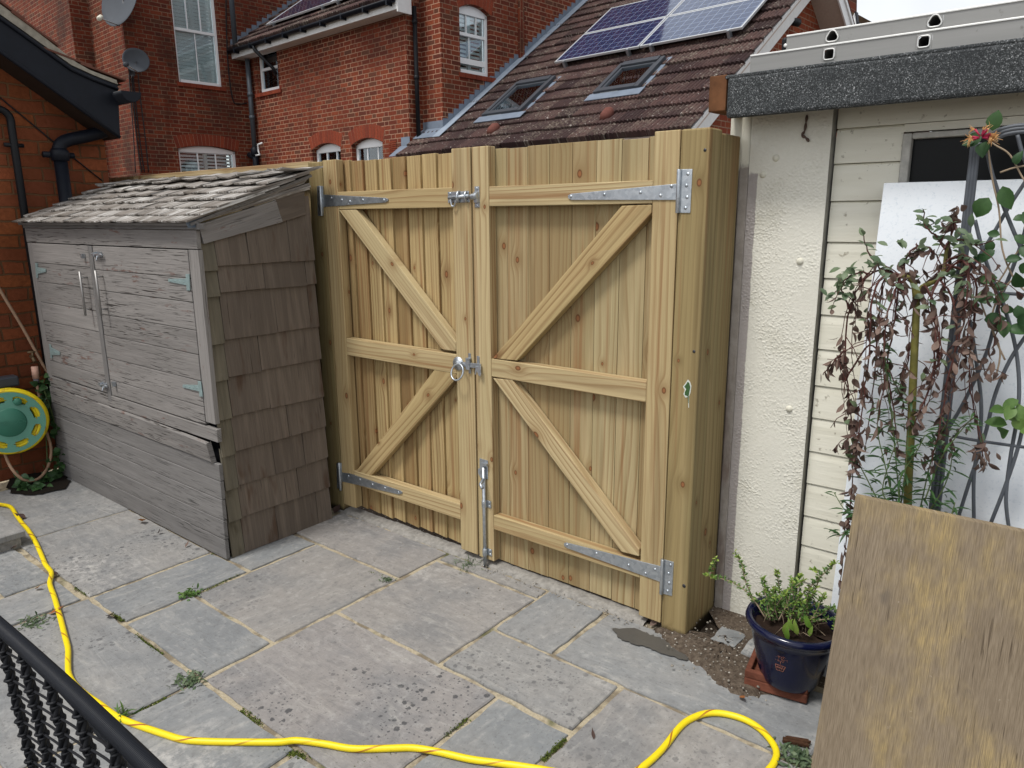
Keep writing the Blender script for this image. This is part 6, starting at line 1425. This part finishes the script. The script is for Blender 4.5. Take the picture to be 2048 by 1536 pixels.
for q in HP:
    p = Z(*q, .0108)
    if p.x < -2.79 and p.y < -1.15 or q[0] < 30 and q[0] > -100: p = Z(*q, .0108)
    pts.append(p)
b = MB(); b.tube(spline(pts, 5), .0103, 12); b.build('garden_hose', YHOSE, **tg('yellow garden hose with red spiral line snaking over the paving', 'hose'))

# ---- black woven garden chair (only its back shows)
CH = thing('garden_chair', 'black woven rope garden chair with corded back, lower left corner', 'chair', (0, -2.25, 0))
yr = -1.983; zr0 = .836
b = MB(); 
L0, L1 = -.47, .43; n = 1900; vs = []
pts = []; rr = []
path = [V((L0, yr, zr0)), V((L1, yr, zr0))]
for k in range(n+1):
    f = k/n; pts.append(V((L0+(L1-L0)*f, yr, zr0-.010*(2*f-1)**2))); rr.append(.0112+.0020*abs(math.sin(k*PI/7.0)))
b.tube(pts, rr, 14); b.build('top_rail', WICK, CH)
b = MB()
for sx in (L0, L1):
    s_ = 1 if sx > 0 else -1; b.tube(spline([V((sx, yr, zr0-.010)), V((sx+s_*.03, yr-.01, zr0-.05)), V((sx+s_*.03, yr-.02, .62)), V((sx+s_*.02, yr-.03, .42)), V((sx, yr-.0, .0))], 6), .014, 12); b.tube(spline([V((sx+s_*.03, yr-.03, .60)), V((sx+s_*.04, yr-.25, .60)), V((sx+s_*.03, yr-.50, .57)), V((sx, yr-.53, .02))], 6), .014, 12)
b.build('frame', WICK, CH)
b = MB(); b.box((L0, yr-.56, .36), (L1, yr-.02, .39)); b.build('seat', CORDM, CH, .01)
xsb = [(lambda q: q.x)(Y(px, py, yr)) for px, py in ((-42, 1290), (8, 1320), (53, 1352), (115, 1400), (165, 1440), (226, 1490))]; stp = .098
x0b = xsb[1]
xs_all = [-.384+(k-1)*.1183 for k in range(9)]
pr_ = []
for k, xk in enumerate(xs_all):
    if not (L0+.02 < xk < L1-.02): continue
    b = MB(); top = V((xk, yr, zr0-.008)); bot = V((xk+.004, yr+.02, .39)); ax2 = (bot-top); N_ = V((1, 0, 0)); B_ = ax2.normalized().cross(N_)
    for ph in (0, 2*PI/3, 4*PI/3):
        b.tube([top.lerp(bot, j/70)+(N_*math.cos(ph+j*.55)+B_*math.sin(ph+j*.55))*.0046 for j in range(71)], .0046, 7)
    # hitched wraps round the bundle
    for j in range(14):
        c = top.lerp(bot, (j+.7)/14.4); b.tube([c+(N_*math.cos(a)+B_*math.sin(a))*.0098+ax2.normalized()*(.010*a/(2*PI)) for a in [2*PI*q_/12*1.15 for q_ in range(13)]], .0028, 6)
    b.build('cord', CORDM, CH); pr_.append((top, bot))
b = MB(); wi = MB()
for (t0, b0), (t1, b1) in zip(pr_, pr_[1:]):
    for j in range(14):
        c0 = t0.lerp(b0, (j+.85)/14.4); c1 = t1.lerp(b1, (j+.15)/14.4); m = (c0+c1)/2+V((0, .004, -.003)); b.tube(spline([c0, m, c1], 3), .0021, 6)
    for f in (.30, .5, .72): 
        a = t0.lerp(t1, f); wi.tube(spline([a+V((0, .004, -.01)), a+V((.005, .055, -.13)), a+V((.012, .125, -.30)), a+V((.015, .16, -.42))], 4), .0019, 6)
b.build('link_cord', CORDM, CH); wi.build('lacing', WIRE, CH)

# ---- weeds, moss, fallen leaves, bits
def tuft(label, q, n_, L, W, mat, spread=.03, up=.7, name='weed', z=.002, prof=(0, .75, 1, .7, 0)):
    c = Z(*q, z); k = MB()
    for _ in range(n_):
        p = c+V((R.gauss(0, spread), R.gauss(0, spread), R.uniform(0, .004))); k.leaf(p, V((R.uniform(-1, 1), R.uniform(-1, 1), R.uniform(.05, up))), rv()+V((0, 0, 1)), L*R.uniform(.5, 1.1), W, R.uniform(.2, .7), .2, None, prof)
    k.build(name, mat, None, loc=c, **tg(label, 'weed', 'weeds in the paving joints'))
tuft('small leafy weed in the joint right of the shed foot', (378, 1188), 70, .030, .010, LEAFG, .020)
tuft('straggly grey-green weed at the big spotted slab corner', (382, 1362), 85, .035, .008, LEAFGY, .024)
tuft('flat greyish weed under the yellow hose at far left', (66, 1246), 80, .034, .007, LEAFGY, .030, .4)
tuft('grassy weed poking up behind the chair rail', (240, 1434), 34, .055, .007, LEAFG, .014, 1.6)
tuft('small mossy weed in the joint before the left gate', (773, 1160), 60, .014, .006, LEAFGY, .013, .5)
tuft('wiry grass tuft at the foot of the drop bolt', (936, 1130), 60, .045, .0035, LEAFGY, .028, .6)
tuft('grey feathery weed beside the plywood foot', (1592, 1518), 90, .045, .009, LEAFGY, .024, .8)
tuft('tiny weed under the hinge side of the right gate', (1280, 1166), 10, .012, .007, LEAFG, .006, .8)
k = MB()
def moss(a, b_, n_, wd):
    p, q = Z(*a, -.004), Z(*b_, -.004)
    for _ in range(n_):
        c = p.lerp(q, R.random())+V((R.gauss(0, wd), R.gauss(0, wd), 0)); k.leaf(c, V((R.uniform(-1, 1), R.uniform(-1, 1), R.uniform(.1, .9))), rv()+V((0, 0, 1)), R.uniform(.006, .012), .004, .3, .2)
for a, b_, n_, wd in (((270, 1272), (322, 1310), 520, .004), ((225, 1228), (246, 1243), 160, .004), ((150, 1175), (176, 1190), 130, .005), ((565, 1500), (612, 1518), 260, .007), ((890, 1470), (930, 1440), 220, .004), ((1085, 1520), (1130, 1480), 260, .004), ((270, 1428), (340, 1395), 180, .004), ((420, 1110), (500, 1085), 90, .004), ((395, 1190), (480, 1148), 150, .004), ((480, 1420), (520, 1450), 160, .006), ((700, 1536), (850, 1490), 120, .004), ((740, 1145), (790, 1160), 70, .005)): moss(a, b_, n_, wd)
k.build('moss', MOSSM, kind='stuff', label='green moss tufts growing along the paving joints')
def fallen(label, q, L, W, mat, d=None, z=.004, grp=True, curl=.5):
    c = Z(*q, z); k = MB(); d = V(d) if d else V((R.uniform(-1, 1), R.uniform(-1, 1), .1))
    k.leaf(c, d, V((0, 0, 1))+rv(.4), L, W, -curl, .5, None, (0, .7, 1, .8, .35, 0)); k.build('fallen_leaf', mat, None, loc=c, **tg(label, 'leaf', 'fallen leaves and debris on the paving'))
fallen('yellow and orange leaf at the foot of the shed front', (285, 1042), .055, .04, DEADO); fallen('dark red leaf on the slab near the step', (52, 1036), .05, .035, DEAD)
fallen('long brown leaf lying by the step edge', (22, 1096), .06, .022, DEAD, (1, .3, .1)); fallen('orange leaf against the yellow hose', (98, 1228), .055, .025, DEADO, (.6, .8, .1)); fallen('brown leaf in the mossy joint below the bluish slab', (215, 1231), .045, .03, DEAD, (1, 0, .1)); fallen('small red leaf above the left weed', (72, 1177), .03, .022, DEADO)
fallen('pink leaf on the stone in front of the clay tile', (1480, 1392), .035, .018, DEADO, (.7, -.6, .1)); fallen('brown shred on the slab inside the hose loop', (1188, 1479), .03, .012, DEAD); fallen('brown leaf on the slab near the shed front board', (370, 1095), .035, .014, DEAD); fallen('rusty leaf below the shed corner', (316, 1067), .03, .02, DEAD); fallen('brown leaves heap beside the left gate post', (668, 1026), .05, .04, DEAD); fallen('red leaf next to the feathery weed', (1620, 1528), .04, .016, PINKF, (1, -.4, .2)); fallen('pale curled leaf in the sandy joint under the hose', (117, 1148), .03, .02, DEAD); fallen('dry leaf in the soil beside the gate post', (1300, 1252), .045, .03, DEAD)
c = Z(1592, 1492, .003); k = MB()
for i in range(7): k.obox(c+V((-.035+R.uniform(-.006, .006), -.012+.004*i, R.uniform(0, .004))), V((R.uniform(.05, .075), .022, .002)), V((-.001, .005, 0)), V((0, 0, .008)))
k.build('bark_chip', simple('dark_bark', (.07, .035, .02), .9, .1, nz=.7, sc=90, dark=.4), None, **tg('dark rotten wood chip lying beside the yellow hose loop', 'wood chip'))
k = MB()
for _ in range(260):
    f = R.random()
    if f < .45: p = V((R.uniform(-.9, .05), R.gauss(-.02, .022), .004))
    elif f < .8: p = V((R.uniform(.05, .5), R.uniform(-.22, .20), .020))
    else: p = V((R.uniform(-1.95, -.2), R.uniform(-.5, -.02), .002))
    s_ = R.uniform(.0012, .0042)*(1.5 if .45 < f < .8 else 1); k.lathe(p, [(.0001, -s_*.4), (s_, 0), (s_*.7, s_*.6), (.0001, s_*.8)], 6, V((0, 0, 1))+rv(.4))
k.build('grit', simple('pale_grit', (.33, .30, .255), .9, .1, nz=.8, sc=60, dark=.35), kind='stuff', label='pale grit scattered at the foot of the gates')
for o in bpy.data.objects:
    if '_o' in o: del o['_o']
